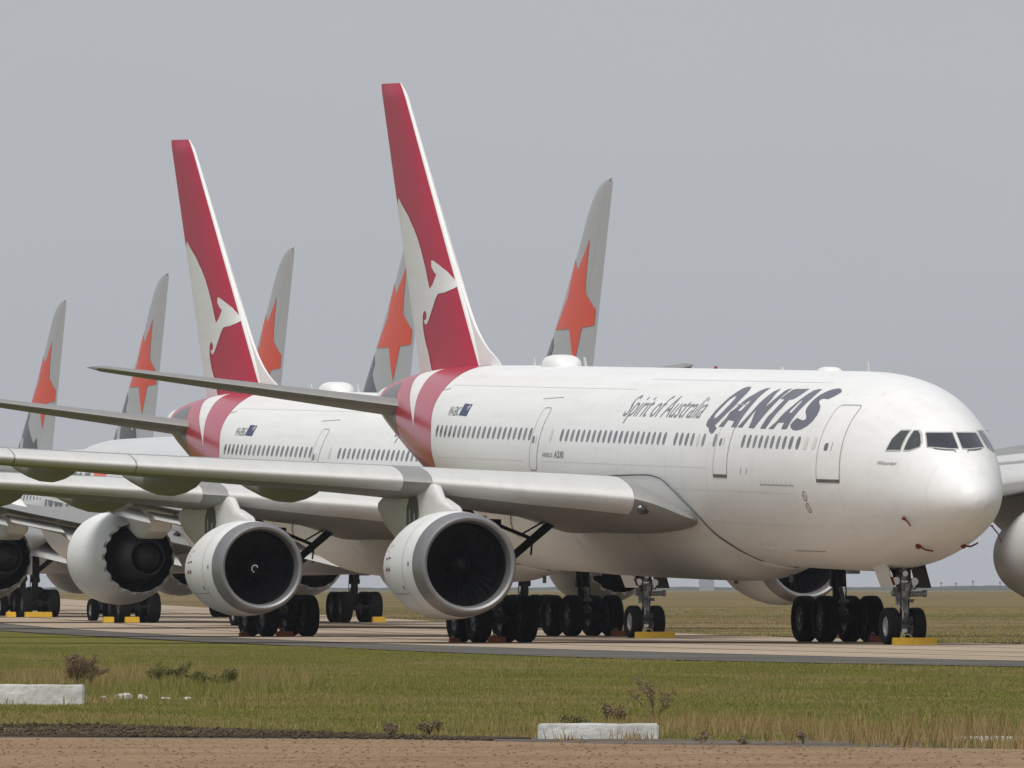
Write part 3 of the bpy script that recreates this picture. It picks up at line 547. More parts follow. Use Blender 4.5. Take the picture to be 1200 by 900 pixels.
    # --- doors: outline, sill, port
    for x0, x1, z0, z1, top, wx, wz in ((5.30, 6.59, -.25, 1.89, (5.57, 6.74), 6.23, .72), (14.05, 15.34, -.22, 1.84, (14.1, 15.3), 14.93, .77), (32.62, 33.37, -.25, 1.60, (32.62, 33.4), 33.19, .65)):
        pn = decal('cabin_door', [rrect(x0, x1, z0, z1, .16, 4, top)], side(-1, .006), M['white'], fus, .3, .15)
        strip('door_outline', dense(rrect(x0, x1, z0, z1, .16, 4, top), .2), .032, side(-1, .012), M['line'], pn, True)
        if x0 < 30: strip('door_sill', dense([(x0, z0+.02), (x1, z0+.02)], .2), .09, side(-1, .015), M['seam'], pn)
        decal('door_window', [[(wx+u*.9, wz+v*.6) for u, v in ov]], side(-1, .012), M['glass'], pn, None, .13)
        strip('door_handle', dense([(wx-.30, wz-.1), (wx-.30, wz+.12)], .1), .035, side(-1, .012), M['line'], pn)
    # --- small skin markings
    for x, z in ((7.5, -.68), (7.46, -1.01)):
        strip('no_step_mark', [(x+.13*math.cos(t), z+.13*math.sin(t)) for t in [2*math.pi*k/20 for k in range(20)]], .022, R, M['rbf'], fus, True)
        strip('no_step_mark', [(x-.05, z-.06), (x+.06, z+.05)], .03, R, M['seam'], fus)
    for a, b, wd in (((12.75, -.12), (12.75, .06), .06), ((12.22, -.12), (12.22, .06), .06), ((11.02, -.40), (8.16, -.39), .03), ((13.86, -2.10), (13.88, -2.35), .05), ((13.19, -2.09), (13.2, -2.33), .05), ((12.61, -2.10), (12.67, -2.37), .05), ((11.2, -2.27), (8.5, -2.25), .03), ((46.6, 1.95), (44.9, 2.1), .03), ((34.2, 1.86), (32.3, 1.92), .025)):
        strip('access_panel_edge', dense([a, b], .15), wd, R, M['line'], fus)
    for k in range(8): strip('louvre', dense([(10.9-k*.36, -.39), (10.9-k*.36, -.27)], .1), .02, R, M['line'], fus)
    for z, a, b in ((.02, 16, 32), (.02, 34, 43.5), (-.62, 8, 19), (2.2, 26, 45), (-1.55, 9, 17), (2.5, 9, 26)):
        strip('skin_joint', dense([(a, z), (b, z)], .5), .011, R, M['blank'], fus)
    strip('radome_joint', [(B.xf(-y_, z_)+0, z_) for y_, z_ in []] or [(1.32, z) for z in np.linspace(-1.5, .5, 16)], .008, R, M['blank'], fus)
    # --- wing to body fairing
    ez = pchip_fn([16.3, 16.55, 16.83, 17.32, 17.71, 18.44, 19.28, 20.34, 21.55, 24.28, 29.66, 33.5, 36.5, 39, 40.5], [-2.82, -2.55, -2.23, -1.91, -1.47, -1.03, -.65, -.34, -.26, -.31, -.49, -.85, -1.55, -2.35, -2.72])
    bl = pchip_fn([16.3, 17.5, 19.5, 22, 33, 36, 38.5, 40.5], [.01, .05, .15, .168, .185, .16, .06, .005])
    fx = list(np.linspace(16.3, 22, 32))+list(np.linspace(22.6, 40.5, 40)); n = 28
    def fpt(x, s_, sg):
        w_, t, b_, m_ = B.sec(x); z = float(ez(x)); q = max(-1, min(1, (z-m_)/(m_-b_) if z < m_ else 0)); te = math.asin(q); th = te+(-math.pi/2-te)*s_
        k = 1+.012+float(bl(x))*(s_*s_*(3-2*s_))**.8; p = B.at(x, th); return B.P(x, sg*p[1]*(1+(k-1)*.75), m_+(p[2]-m_)*k)
    V = []; Fc = []
    for x in fx:
        V += [fpt(x, k/n, -1) for k in range(n+1)]+[fpt(x, k/n, 1) for k in range(n-1, -1, -1)]
    mm = 2*n+1
    for i in range(len(fx)-1):
        for k in range(mm-1): Fc.append((i*mm+k, (i+1)*mm+k, (i+1)*mm+k+1, i*mm+k+1))
    bf = obj('belly_fairing', V, Fc, M['white'], r, True, 80)
    strip('fairing_seam', [(x, float(ez(x))) for x in fx], .042, side(-1, .065), M['seam'], bf)
    for xx in (24.3, 31.): strip('fairing_joint', [(xx, s_) for s_ in np.linspace(.02, .95, 20)], .03, lambda x, s_: tuple(np.array(fpt(x, s_, -1))+np.array((0, -.006, -.004))), M['line'], bf)
    # --- wings, engines, tail
    ys = [2.2, 2.5, 2.75, 3.05, 3.4, 3.8, 4.2, 5.2, 6.5, 8, 9.4, 11, 13, 15, 17, 18.8, 20.5, 22.5, 24.5, 26.5, 28, 29.3]
    for sg in (-1, 1):
        wg = wings(r, B, sg, WF, ys, [(4.25, 9.35), (10.05, 16.84), (16.84, 19.96), (19.96, 23), (23, 26), (26, 28.8)], 29.3, (M['wing'], M['slat'], M['wing']), [(6.9, 25.5, 33.5, -1.45, .5), (11.6, 25.2, 34.2, -.72, .46), (14.8, 26.8, 35.4, -.56, .46), (18.0, 28.8, 36.4, -.24, .40), (22.3, 31.4, 37, .12, .3)])
        c = B.P(18.22, sg*4.02, -1.22); V, Fc = lathe([(-.04, .0), (-.04, .15), (.02, .19), (.06, .13), (.10, 0)], 20)
        obj('landing_light', [(c[0]+v[0], c[1]+v[1]-sg*-.0, c[2]+v[2]*.75) for v in V], Fc, M['wind'], wg)
        cf6(r, sg)
        main_gear(r, 28.85, sg*5.34, 3.62, inb=-sg)
        # tailplane
        hp = empty('tailplane'); hp.parent = r; rg = []; re = []
        for y in (.9, 1.6, 3, 5, 7, 8.8, 9.5, 9.72):
            f_ = (y-1.6)/8.1; c_ = 5.5-3.55*f_; lx = 51.0+5.5*f_; z = 1.50+1.12*f_+(.0175*y if sg > 0 else 0); tt = .10*c_
            if y > 9.6: tt *= .4; lx += .35; c_ -= .5
            ring = [B.P(x, sg*y, z+zz) for x, zz in foil(c_, tt, lx)]; rg.append(ring[::-1] if sg < 0 else ring)
        V, Fc = loft(rg); obj('stabilizer', V, Fc, M['wing'], hp, True, 50)
    nose_gear(r, 6.67)
    fn = empty('tail_fin'); fn.parent = r
    LE = lambda z: 49.69+(z-5.14)*1.011 + (max(0, z-11.1)**2)*1.2; TE = lambda z: 54.43+(z-2.69)*.485 - (max(0, z-11.35)**2)*1.5
    zs = list(np.linspace(2.2, 10.9, 14))+[11.1, 11.25, 11.4, 11.52, 11.6]; tc = lambda z: .10*(1 if z < 11.3 else max(.25, 1-(z-11.3)*2.4))
    surface(B, zs, LE, TE, tc, .03, .695, 'fin_skin', M['red_fin'], fn)
    surface(B, zs, LE, TE, tc, 0, .03, 'fin_leading_edge', M['white'], fn)
    surface(B, zs, LE, TE, tc, .70, 1, 'rudder', M['red_fin'], fn)
    h = fin_half(LE, TE, .10)
    roo = [tuple(p) for p in DATA['roo']][:-1]
    roo = [(min(x, TE(z)-.02), z) for x, z in roo]+[(52.15, 2.3)]+[(TE(z)-.02, z) for z in np.linspace(2.3, 7.78, 12)]+[(56.55, 8.0)]
    decal('kangaroo_emblem', [roo], lambda x, z: B.P(x, -(h(x, z)+.012), z), M['white'], fn, .5, .4)
    rg = []     # dorsal fillet
    dz = pchip_fn([45.6, 45.9, 47.01, 48.04, 48.74, 49.69, 50.6], [2.80, 2.95, 3.31, 3.81, 4.30, 5.14, 6.02])
    for x in list(np.linspace(45.62, 50.5, 22)):
        zt = float(dz(x)); zb = 2.2; hw = .04+.22*min(1, (x-45.55)/3.5)**.8
        rg.append([B.P(x, hw*s_*(1-.82*f_**1.5), zb+(zt-zb)*f_) for s_, fs in ((-1, np.linspace(0, 1, 7)), (1, np.linspace(1, 0, 7))) for f_ in fs])
    V, Fc = loft(rg); obj('dorsal_fillet', V, Fc, M['white'], fn, True, 60)
    # --- things on the crown
    def dome(name, x0, x1, hw, ht, m, z0=2.78):
        rg = []
        for k in range(15):
            f_ = k/14; q = max(.03, (1-abs(2*f_-1)**3.2))**.45; x = x0+(x1-x0)*f_
            rg.append([B.P(x, hw*q*math.copysign(abs(math.cos(t))**.7, math.cos(t)), z0-.12+(ht+.12)*q*abs(math.sin(t))**.6) for t in [math.pi*i/16 for i in range(17)]])
        V, Fc = loft(rg, False, False); return obj(name, V, Fc, m, fus, True, 60)
    dome('satcom_dome', 38.3, 40.3, .52, .38, M['white']); dome('antenna_dome', 12.6, 13.9, .30, .15, M['white'])
    for x, ht, lean in ((9.6, .30, .1), (42.0, .26, .1), (36.7, .30, .15), (17.5, .12, .05)):
        V = [B.P(x, 0, 2.78), B.P(x+.25, 0, 2.78), B.P(x+.22+lean, 0, 2.8+ht), B.P(x+.08+lean, 0, 2.8+ht)]; V = [(a, b+s_, c) for s_ in (-.015, .015) for a, b, c in V]
        obj('blade_antenna', V, [(3,2,1,0),(4,5,6,7),(0,1,5,4),(1,2,6,5),(2,3,7,6),(3,0,4,7)], M['slat'], fus, False)
    c = B.P(23.96, 0, 2.82); V, Fc = lathe([(0, .055), (.04, .05), (.07, .03), (.085, 0)], 14); obj('beacon', [(c[0]+v[1], c[1]+v[2], c[2]+v[0]) for v in V], Fc, M['beacon'], fus)
    for x, z in ((16.8, -3.05), (22, -3.2)):
        c = B.P(x, 0, z); MB().box((c[0], 0, c[2]-.1), (.3, .03, .24)).build('drain_mast', M['seam'], fus)
    return r
# ------------------------------------------------------------------ the silver twin jets with a star on the fin, seen from behind
S7 = [(0, .02, -.62, -.66, -.64), (.1, .42, -.28, -1.0, -.64), (.35, .78, .02, -1.32, -.62), (.8, 1.18, .38, -1.65, -.58), (1.5, 1.62, .86, -1.98, -.5), (2.5, 2.05, 1.5, -2.3, -.4), (3.5, 2.36, 2.02, -2.52, -.3), (5, 2.64, 2.52, -2.75, -.18), (6.5, 2.79, 2.8, -2.88, -.08), (8, 2.86, 2.93, -2.95, -.02), (9.5, 2.885, 2.97, -2.97, 0), (20, 2.885, 2.97, -2.97, 0), (36, 2.885, 2.97, -2.97, 0), (39, 2.86, 2.97, -2.75, .05), (42, 2.72, 2.97, -2.25, .2), (45, 2.42, 2.95, -1.6, .45), (48, 1.96, 2.86, -.88, .8), (51, 1.4, 2.65, -.15, 1.15), (53.5, .9, 2.38, .5, 1.4), (55.3, .5, 2.1, 1.05, 1.55), (56.1, .1, 1.72, 1.5, 1.6)]
B7 = Body(S7, 5.0, .004)
W7 = [(2.3, 17.2, -1.5, 13.2, .135, 2.6), (2.9, 17.6, -1.35, 12.6, .135, 2.6), (6, 19.9, -.95, 10.1, .12, 2.2), (10, 22.7, -.45, 7.6, .11, 1.6), (15, 26.2, .3, 5.9, .105, .8), (20, 29.7, 1.15, 4.5, .1, .2), (25, 33.2, 2.1, 3.2, .098, -.4), (28, 35.6, 2.65, 2.1, .095, -.8), (30, 38.3, 3.0, .5, .09, -1)]
WF7 = [pchip_fn([s[0] for s in W7], [s[k] for s in W7]) for k in range(1, 6)]
def genx(root, sgn):
    cx, cy, cz = B7.P(20.2, sgn*9.9, 0); cz = 2.78
    e = empty('engine', (cx, cy, cz)); e.parent = root
    flip = lambda VF: ([(-v[0], v[1], v[2]) for v in VF[0]], [tuple(reversed(f)) for f in VF[1]])
    V, Fc = flip(lathe([(.5, 1.42), (.2, 1.44), (.05, 1.5), (0, 1.57), (.05, 1.64), (.2, 1.71), (.5, 1.77)], 60)); obj('inlet_lip', V, Fc, M['lip'], e)
    V, Fc = flip(lathe([(.504, 1.418), (1.2, 1.42), (1.6, 1.44), (1.6, .0)], 48)); obj('intake_duct', V, Fc, M['duct'], e)
    prof = [(.504, 1.768), (1.2, 1.84), (2.0, 1.865), (2.8, 1.84), (3.5, 1.75), (4.2, 1.61), (4.7, 1.48)]
    n = 72; V, Fc = lathe(prof, n); m = len(prof); base = len(V)
    for (x, q) in ((5.0, 1.40), (5.0, 1.375), (4.2, 1.47)):      # saw-tooth nozzle edge
        for k in range(n):
            ph = (k % 4)/4; tooth = abs(2*ph-1)*.36 if x > 4.5 else 0
            t = 2*math.pi*k/n; V.append((x-tooth, q*math.cos(t), q*math.sin(t)))
    for i in range(m-1, m+2):
        for k in range(n): Fc.append((i*n+k, i*n+(k+1) % n, (i+1)*n+(k+1) % n, (i+1)*n+k))
    V, Fc = flip((V, Fc)); cw = obj('fan_cowl', V, Fc, M['white'], e, True, 40)
    V, Fc = flip(lathe([(1.75, 1.42), (3.2, 1.38), (4.2, 1.44), (4.75, 1.365)], 60)); V2, F2 = V, [tuple(reversed(f)) for f in Fc]; obj('bypass_duct', V2, F2, M['spin'], e)
    V, Fc = flip(lathe([(2.6, 1.36), (2.6, .6)], 48)); obj('duct_wall', V, Fc, M['spin'], e)
    V, Fc = flip(lathe([(2.6, 1.02), (4.0, 1.06), (4.9, .98), (5.5, .84), (6.1, .70), (6.1, .64), (5.5, .66)], 48)); obj('core_cowl', V, Fc, M['hot'], e)
    V, Fc = flip(lathe([(5.2, .5), (6.1, .5), (6.8, .30), (7.3, .04)], 32)); obj('exhaust_plug', V, Fc, M['dark'], e)
    rg = []
    for dx, hw, zb, zt in [(1.6, .08, 1.72, 1.95), (2.4, .24, 1.5, 2.15), (3.6, .33, 1.2, 2.45), (4.9, .42, .95, 2.62), (6.0, .50, .72, 2.62), (7.0, .52, .72, 2.5), (7.9, .50, 1.0, 2.2), (8.2, .45, 1.35, 2.0)]:
        rg.append([(-dx, hw*math.copysign(abs(math.cos(q))**.35, math.cos(q)), (zb+zt)/2+(zt-zb)/2*math.copysign(abs(math.sin(q))**.35, math.sin(q))) for q in [2*math.pi*i/24 for i in range(24)]])
    V, Fc = loft(rg); obj('pylon', V, Fc, M['white'], e, True, 30)
    return e
def make_787(full=True):
    r = empty('jetliner'); B = B7
    xs = [0, .05, .1, .2, .35, .55, .8, 1.1, 1.5]+list(np.arange(2, 9.6, .5))+list(np.arange(10.5, 36, 2.5))+list(np.arange(36, 55.4, .8))+[55.5, 55.8, 56, 56.1]
    V, Fc = B.skin(xs, 72); fus = obj('fuselage', V, Fc, M['silver_body'], r, True, 80)
    L_ = side(1, .01, B)     # the port side faces the camera
    for i in range(52):
        x = 8.6+.62*i
        if i in (9, 10, 26, 27, 40): continue
        if x < 9.6 or x > 35.5: continue
        ov = [(.14*math.cos(t), .25*math.sin(t)) for t in [2*math.pi*k/12 for k in range(12)]]
        if i == 2: w0 = decal('cabin_window', [[(x+u, .75+v) for u, v in ov]], L_, M['glass'], fus, None, .13); wx = x
        elif i > 2: c = w0.copy(); COL.objects.link(c); c.location = (-(x-wx), 0, B.att*(x-wx))
    text_decal('airline_lettering', 'Jetstar', lambda u, v: L_(5.4+u, .1+v), 7.6, 2.0, M['charcoal'], fus, .15, .03, .2)
    star = lambda cx, cz, R_, r_: [(cx+(R_ if k % 2 == 0 else r_)*math.sin(math.pi*k/5)*1.0, cz+(R_ if k % 2 == 0 else r_)*math.cos(math.pi*k/5)) for k in range(10)]
    decal('star_emblem', [star(14.6, 1.1, 1.3, .55)], L_, M['orange'], fus, .3, .15)
    for sg in (-1, 1):
        wg = wings(r, B, sg, WF7, [2.3, 2.6, 2.9, 4, 6, 8, 10, 12.5, 15, 17.5, 20, 22.5, 25, 26.5, 28, 29, 30], [(3.4, 9.2), (10.1, 15), (15, 20), (20, 25)], 30, (M['wing'], M['slat'], M['wing']), [(5.6, 26.5, 34.0, -1.55, .5), (12.6, 28.5, 35.2, -.35, .5), (17.5, 31.2, 36.5, .55, .42)], False)
        for a, b, ang in ((3.3, 8.2, 18), (8.4, 10.8, 10), (11, 19.5, 16)):      # flaps left drooped
            rg = []
            for y in np.linspace(a, b, 5):
                lx, lz, c_, t_, inc = [float(f(y)) for f in WF7]; fc = .24*c_; x0 = lx+.80*c_; z0 = lz-.80*c_*math.sin(math.radians(inc))-.10
                ca, sa = math.cos(math.radians(ang)), math.sin(math.radians(ang))
                ring = [B.P(x0+x*ca+z*sa, sg*y, z0-x*sa+z*ca) for x, z in foil(fc, .13*fc, 0)]; rg.append(ring[::-1] if sg < 0 else ring)
            V, Fc = loft(rg); obj('flap', V, Fc, M['slat'], wg, True, 50)
        genx(r, sg); main_gear(r, 28.4, sg*4.9, 3.6, r=.66, wd=.48, px=.73, py=.66, inb=-sg)
        hp = empty('tailplane'); hp.parent = r; rg = []
        for y in (.6, 1.5, 4, 7, 9.4, 9.85):
            f_ = (y-1.5)/8.3; c_ = 5.4-3.7*f_; lx = 48.4+6.2*f_; z = 1.2+.95*f_
            ring = [B.P(x, sg*y, z+zz) for x, zz in foil(c_, .095*c_, lx)]; rg.append(ring[::-1] if sg < 0 else ring)
        V, Fc = loft(rg); obj('stabilizer', V, Fc, M['silver'], hp, True, 50)
    g = empty('nose_landing_gear', (-5.2, 0, 0)); g.parent = r
    MB().tube((0, 0, 2.6), (0, 0, .5), .14, .1, 12).tube((-.1, 0, 1.6), (-.9, 0, 2.6), .07, n=8).build('strut', M['strut'], g)
    for sy in (-1, 1): wheel(g, (0, sy*.36, .5), .5, .36, M['rubber'], M['rimw'], .52)
    fn = empty('tail_fin'); fn.parent = r
    zo = 16.92-5.0-.22     # fin tip above the centreline
    TE = lambda z: 56.0-(zo-z)*.37; LEf = pchip_fn([2.2, 4.9, 6.73, 9.0, 10.73, 11.35, 11.62, 11.72], [44.2, 47.4, 49.3, 51.6, 53.2, 54.1, 54.9, 55.75]); LE = lambda z: min(float(LEf(z)), TE(z)-.15)
    zs = list(np.linspace(2.2, 10.7, 14))+[11.0, 11.25, 11.45, 11.58, 11.66, 11.7]
    surface(B, zs, LE, TE, .095, 0, .70, 'fin_skin', M['silver'], fn); surface(B, zs[:-2], LE, TE, .095, .704, 1, 'rudder', M['silver'], fn)
    h = fin_half(LE, TE, .095)
    def fmap(f_, z, off=.015):
        zz = z-5.0-.22; x = LE(zz)+f_*(TE(zz)-LE(zz)); return B.P(x, h(x, zz)+off, zz)
    decal('star_emblem', [[(.46, 14.71), (.30, 13.56), (.02, 14.03), (.21, 12.60), (.10, 11.37), (.475, 11.36), (.70, 10.0), (.72, 11.38), (.95, 11.44), (.94, 12.03), (.655, 12.71)]], fmap, M['orange'], fn, .1, .25)
    decal('dark_emblem', [[(.02, 10.74), (.06, 9.83), (.13, 9.46), (.2, 9.6), (.35, 8.3), (.74, 8.3), (.60, 9.5), (.55, 9.18), (.34, 9.88), (.2, 10.34), (.2, 10.74), (.10, 11.1), (.07, 10.84), (.02, 11.18)]], fmap, M['charcoal'], fn, .1, .25)
    decal('dark_emblem', [[(.06, 9.39), (.01, 8.7), (.22, 8.7)]], fmap, M['charcoal'], fn, .1, .25)
    return r
# ------------------------------------------------------------------ the airfield: D metres ahead of the camera, L metres to its right
FW = Vector((math.cos(YAW), math.sin(YAW), 0)); RT = Vector((math.sin(YAW), -math.cos(YAW), 0)); C0 = Vector((CAM[0], CAM[1], 0))
hf = pchip_fn([-400, 500, 560, 620, 700, 760, 830, 1500, 3000, 6500, 14000], [0, 0, 0.03, .16, .27, .34, .42, .8, 1.1, 1.15, 1.2])
def DL(D, L, z=0.): p = C0+FW*D+RT*L; return (p.x, p.y, float(hf(D))+z)
def toDL(p): d = Vector((p[0], p[1], 0))-C0; return d.dot(FW), d.dot(RT)
def ground_mat(name, cols, scale, stretch=(1, 1), rough=.95, bump=.3, fine=None):
    """cols: list of (position, colour) along a noise ramp; large patches plus a finer grain"""
    m = bpy.data.materials.new(name); m.use_nodes = True; t = m.node_tree; b = t.nodes['Principled BSDF']; N = t.nodes.new; L = t.links.new
    b.inputs['Roughness'].default_value = rough; b.inputs['Specular IOR Level'].default_value = .0
    g = N('ShaderNodeNewGeometry'); mp = N('ShaderNodeMapping'); mp.inputs['Rotation'].default_value = (0, 0, -YAW); mp.inputs['Scale'].default_value = (stretch[0], stretch[1], 1); L(g.outputs['Position'], mp.inputs[0])
    n = N('ShaderNodeTexNoise'); n.inputs['Scale'].default_value = scale; n.inputs['Detail'].default_value = 8; n.inputs['Roughness'].default_value = .6; L(mp.outputs[0], n.inputs['Vector'])
    r = N('ShaderNodeValToRGB'); e = r.color_ramp.elements
    while len(e) < len(cols): e.new(.5)
    for k, (p, c) in enumerate(cols): e[k].position = p; e[k].color = (*c, 1)
    L(n.outputs[0], r.inputs[0]); out = r.outputs[0]
    if fine:
        n2 = N('ShaderNodeTexNoise'); n2.inputs['Scale'].default_value = fine[0]; n2.inputs['Detail'].default_value = 4; L(g.outputs['Position'], n2.inputs['Vector'])
        rr = N('ShaderNodeMapRange'); rr.inputs[1].default_value = .3; rr.inputs[2].default_value = .7; rr.inputs[3].default_value = 1-fine[1]; rr.inputs[4].default_value = 1+fine[1]; L(n2.outputs[0], rr.inputs[0])
        x = N('ShaderNodeMix'); x.data_type = 'RGBA'; x.blend_type = 'MULTIPLY'; x.inputs[0].default_value = 1; L(out, x.inputs[6]); L(rr.outputs[0], x.inputs[7]); out = x.outputs[2]
    L(out, b.inputs['Base Color'])
    n3 = N('ShaderNodeTexNoise'); n3.inputs['Scale'].default_value = 4; n3.inputs['Detail'].default_value = 6; L(g.outputs['Position'], n3.inputs['Vector'])
    u = N('ShaderNodeBump'); u.inputs['Strength'].default_value = bump; u.inputs['Distance'].default_value = .08; L(n3.outputs[0], u.inputs['Height']); L(u.outputs[0], b.inputs['Normal'])
    return m
GM = dict(
    field=ground_mat('dry_field', [(.30, (.135, .10, .058)), (.45, (.16, .12, .068)), (.52, (.21, .165, .09)), (.56, (.135, .118, .052)), (.68, (.095, .098, .034))], .03, (1, .35), fine=(1.5, .25)),
    verge=ground_mat('verge_turf', [(.30, (.125, .11, .04)), (.46, (.13, .125, .034)), (.6, (.125, .125, .032)), (.75, (.17, .14, .06))], .08, (1, .5), fine=(3, .3)),
    concrete=ground_mat('taxiway_concrete', [(.3, (.29, .228, .172)), (.5, (.35, .28, .213)), (.7, (.39, .32, .25))], .12, (.4, 1), .9, .1, (2., .12)),
    joint=ground_mat('tar_joint', [(.3, (.05, .047, .043)), (.7, (.09, .08, .07))], .5),
    shoulder=ground_mat('old_asphalt', [(.3, (.085, .082, .075)), (.5, (.115, .11, .10)), (.7, (.145, .138, .122))], .25, (.5, 1), .9, .2, (6, .2)),
    old_edge=ground_mat('dusty_asphalt', [(.3, (.09, .083, .075)), (.5, (.125, .112, .098)), (.7, (.17, .14, .11))], .5, (1, .5), .95, .3, (8, .3)),
    soil=ground_mat('dark_soil', [(.3, (.055, .042, .03)), (.5, (.085, .065, .045)), (.7, (.13, .105, .07))], .6, (1, .6), 1, .6, (8, .35)),
    gravel=ground_mat('red_gravel', [(.3, (.21, .138, .086)), (.5, (.255, .174, .112)), (.64, (.28, .197, .13)), (.74, (.19, .13, .085))], .35, (1, .5), 1, .6, (14, .35)),
)
def sheet(name, Ds, Ls, z, m, kind='structure', nl=8, parent=None):
    """Ls: function D -> (left, right)"""
    V = []; Fc = []
    for D in Ds:
        a, b = Ls(D); V += [DL(D, a+(b-a)*k/nl, z) for k in range(nl+1)]
    for i in range(len(Ds)-1):
        for k in range(nl): Fc.append((i*(nl+1)+k, i*(nl+1)+k+1, (i+1)*(nl+1)+k+1, (i+1)*(nl+1)+k))
    o = obj(name, V, Fc, m, parent, True)
    if kind and not parent: tag(o, kind=kind)
    return o
far = [-300, 0, 60, 100, 140, 180, 220, 260, 300, 340, 380, 420, 460, 500, 530, 560, 590, 620, 660, 700, 730, 760, 800, 830, 900, 1000, 1150, 1300, 1500, 2000, 2500, 3000, 4000, 5000, 6500, 9000, 13000]
sheet('ground', far, lambda D: (-2600-.1*D, 2600+.1*D), 0, GM['field'], nl=60)
shf = pchip_fn([120, 250, 292, 320, 391, 554, 800, 1500], [60, 22, 10.4, 3.8, -4.6, -19.6, -40, -95])
cof = pchip_fn([120, 270, 313, 355, 409, 580, 800, 1500], [66, 22, 11.1, 4.2, -3.2, -19, -38, -90])
fef = pchip_fn([120, 300, 409, 502, 700, 1100, 1500], [80, 30, 14.5, 6.5, -8, -30, -50])
td = [130, 160, 190, 220, 240, 260, 280, 300, 320, 340, 360, 380, 400, 420, 440, 460, 480, 500, 530, 560, 590, 620, 660, 700, 730, 760, 800, 830, 900, 1000, 1150, 1300, 1490]
sheet('grass_verge', [130+k*10 for k in range(43)]+[600, 700, 800], lambda D: (-90-.1*D, float(shf(D))), .012, GM['verge'], nl=12)
tx = sheet('taxiway', td, lambda D: (float(shf(D))-.5, float(fef(D))+.3), .024, GM['joint'], nl=10)
sheet('asphalt_shoulder', td, lambda D: (float(shf(D))-.5, float(cof(D))), .036, GM['shoulder'], parent=tx)
nlane = 4
for k in range(nlane):       # concrete lanes with open tar joints between
    sheet('concrete_lane', td, lambda D, k=k: (float(cof(D))+(float(fef(D))-float(cof(D)))*k/nlane+.10, float(cof(D))+(float(fef(D))-float(cof(D)))*(k+1)/nlane-.10), .040+.002*k, GM['concrete'], nl=4, parent=tx)
gb = lambda L: 148.5-1.15*L if L > 0 else 148.5-.45*L      # far edge of the gravel track
V = []; Fc = []
for i in range(41):
    L = -24+48*i/40; e = gb(L)+RNG.uniform(-.35, .35)
    e -= 2.2*min(1, max(0, L+.5)); V += [DL(60, L*1.6, .03), DL(125, L, .03), DL(e, L, .03)]
for i in range(40):
    for k in range(2): Fc.append((3*i+k, 3*i+3+k, 3*i+4+k, 3*i+1+k))
tag(obj('gravel_track', V, Fc, GM['gravel']), kind='structure')
V = []; Fc = []
for i in range(61):
    L = -24+48*i/60; V += [DL(gb(L)-5, L, .02), DL(gb(L)+4.2+RNG.uniform(-.7, .7), L, .02)]
for i in range(60): Fc.append((2*i, 2*i+2, 2*i+3, 2*i+1))
tag(obj('asphalt_edge', V, Fc, GM['old_edge']), kind='structure')
V = []; Fc = []
for i in range(61):
    L = -22+22.2*i/60; wd = 13*min(1, max(.02, (.3-L)/5))
    V += [DL(gb(L)+2.4, L, .027), DL(gb(L)+3+wd+RNG.uniform(-1.2, 1.2), L, .027)]
for i in range(60): Fc.append((2*i, 2*i+2, 2*i+3, 2*i+1))
tag(obj('bare_soil_strip', V, Fc, GM['soil']), kind='structure')

# ------------------------------------------------------------------ grass: real blades where the photograph can show them
def blade_mat(name, ca, cb, cd):
    m = bpy.data.materials.new(name); m.use_nodes = True; t = m.node_tree; b = t.nodes['Principled BSDF']; N = t.nodes.new; L = t.links.new
    b.inputs['Roughness'].default_value = .75; b.inputs['Specular IOR Level'].default_value = .2
    g = N('ShaderNodeNewGeometry'); mp = N('ShaderNodeMapping'); mp.inputs['Rotation'].default_value = (0, 0, -YAW); mp.inputs['Scale'].default_value = (.35, 1, 1); L(g.outputs['Position'], mp.inputs[0])
    n = N('ShaderNodeTexNoise'); n.inputs['Scale'].default_value = .35; n.inputs['Detail'].default_value = 5; L(mp.outputs[0], n.inputs['Vector'])
    at = N('ShaderNodeAttribute'); at.attribute_name = 'dry'
    ad = N('ShaderNodeMath'); ad.operation = 'ADD'; L(n.outputs[0], ad.inputs[0]); L(at.outputs['Fac'], ad.inputs[1])
    r = N('ShaderNodeValToRGB'); e = r.color_ramp.elements; e.new(.5); e.new(.6)
    for k, (p, c) in enumerate(((.36, ca), (.50, cb), (.68, cd), (1., (cd[0]*1.15, cd[1]*.95, cd[2]*.9)))): e[k].position = p; e[k].color = (*c, 1)
    L(ad.outputs[0], r.inputs[0]); L(r.outputs[0], b.inputs['Base Color']); return m
GRASS = blade_mat('grass_blade', (.155, .160, .036), (.20, .190, .048), (.265, .205, .09))
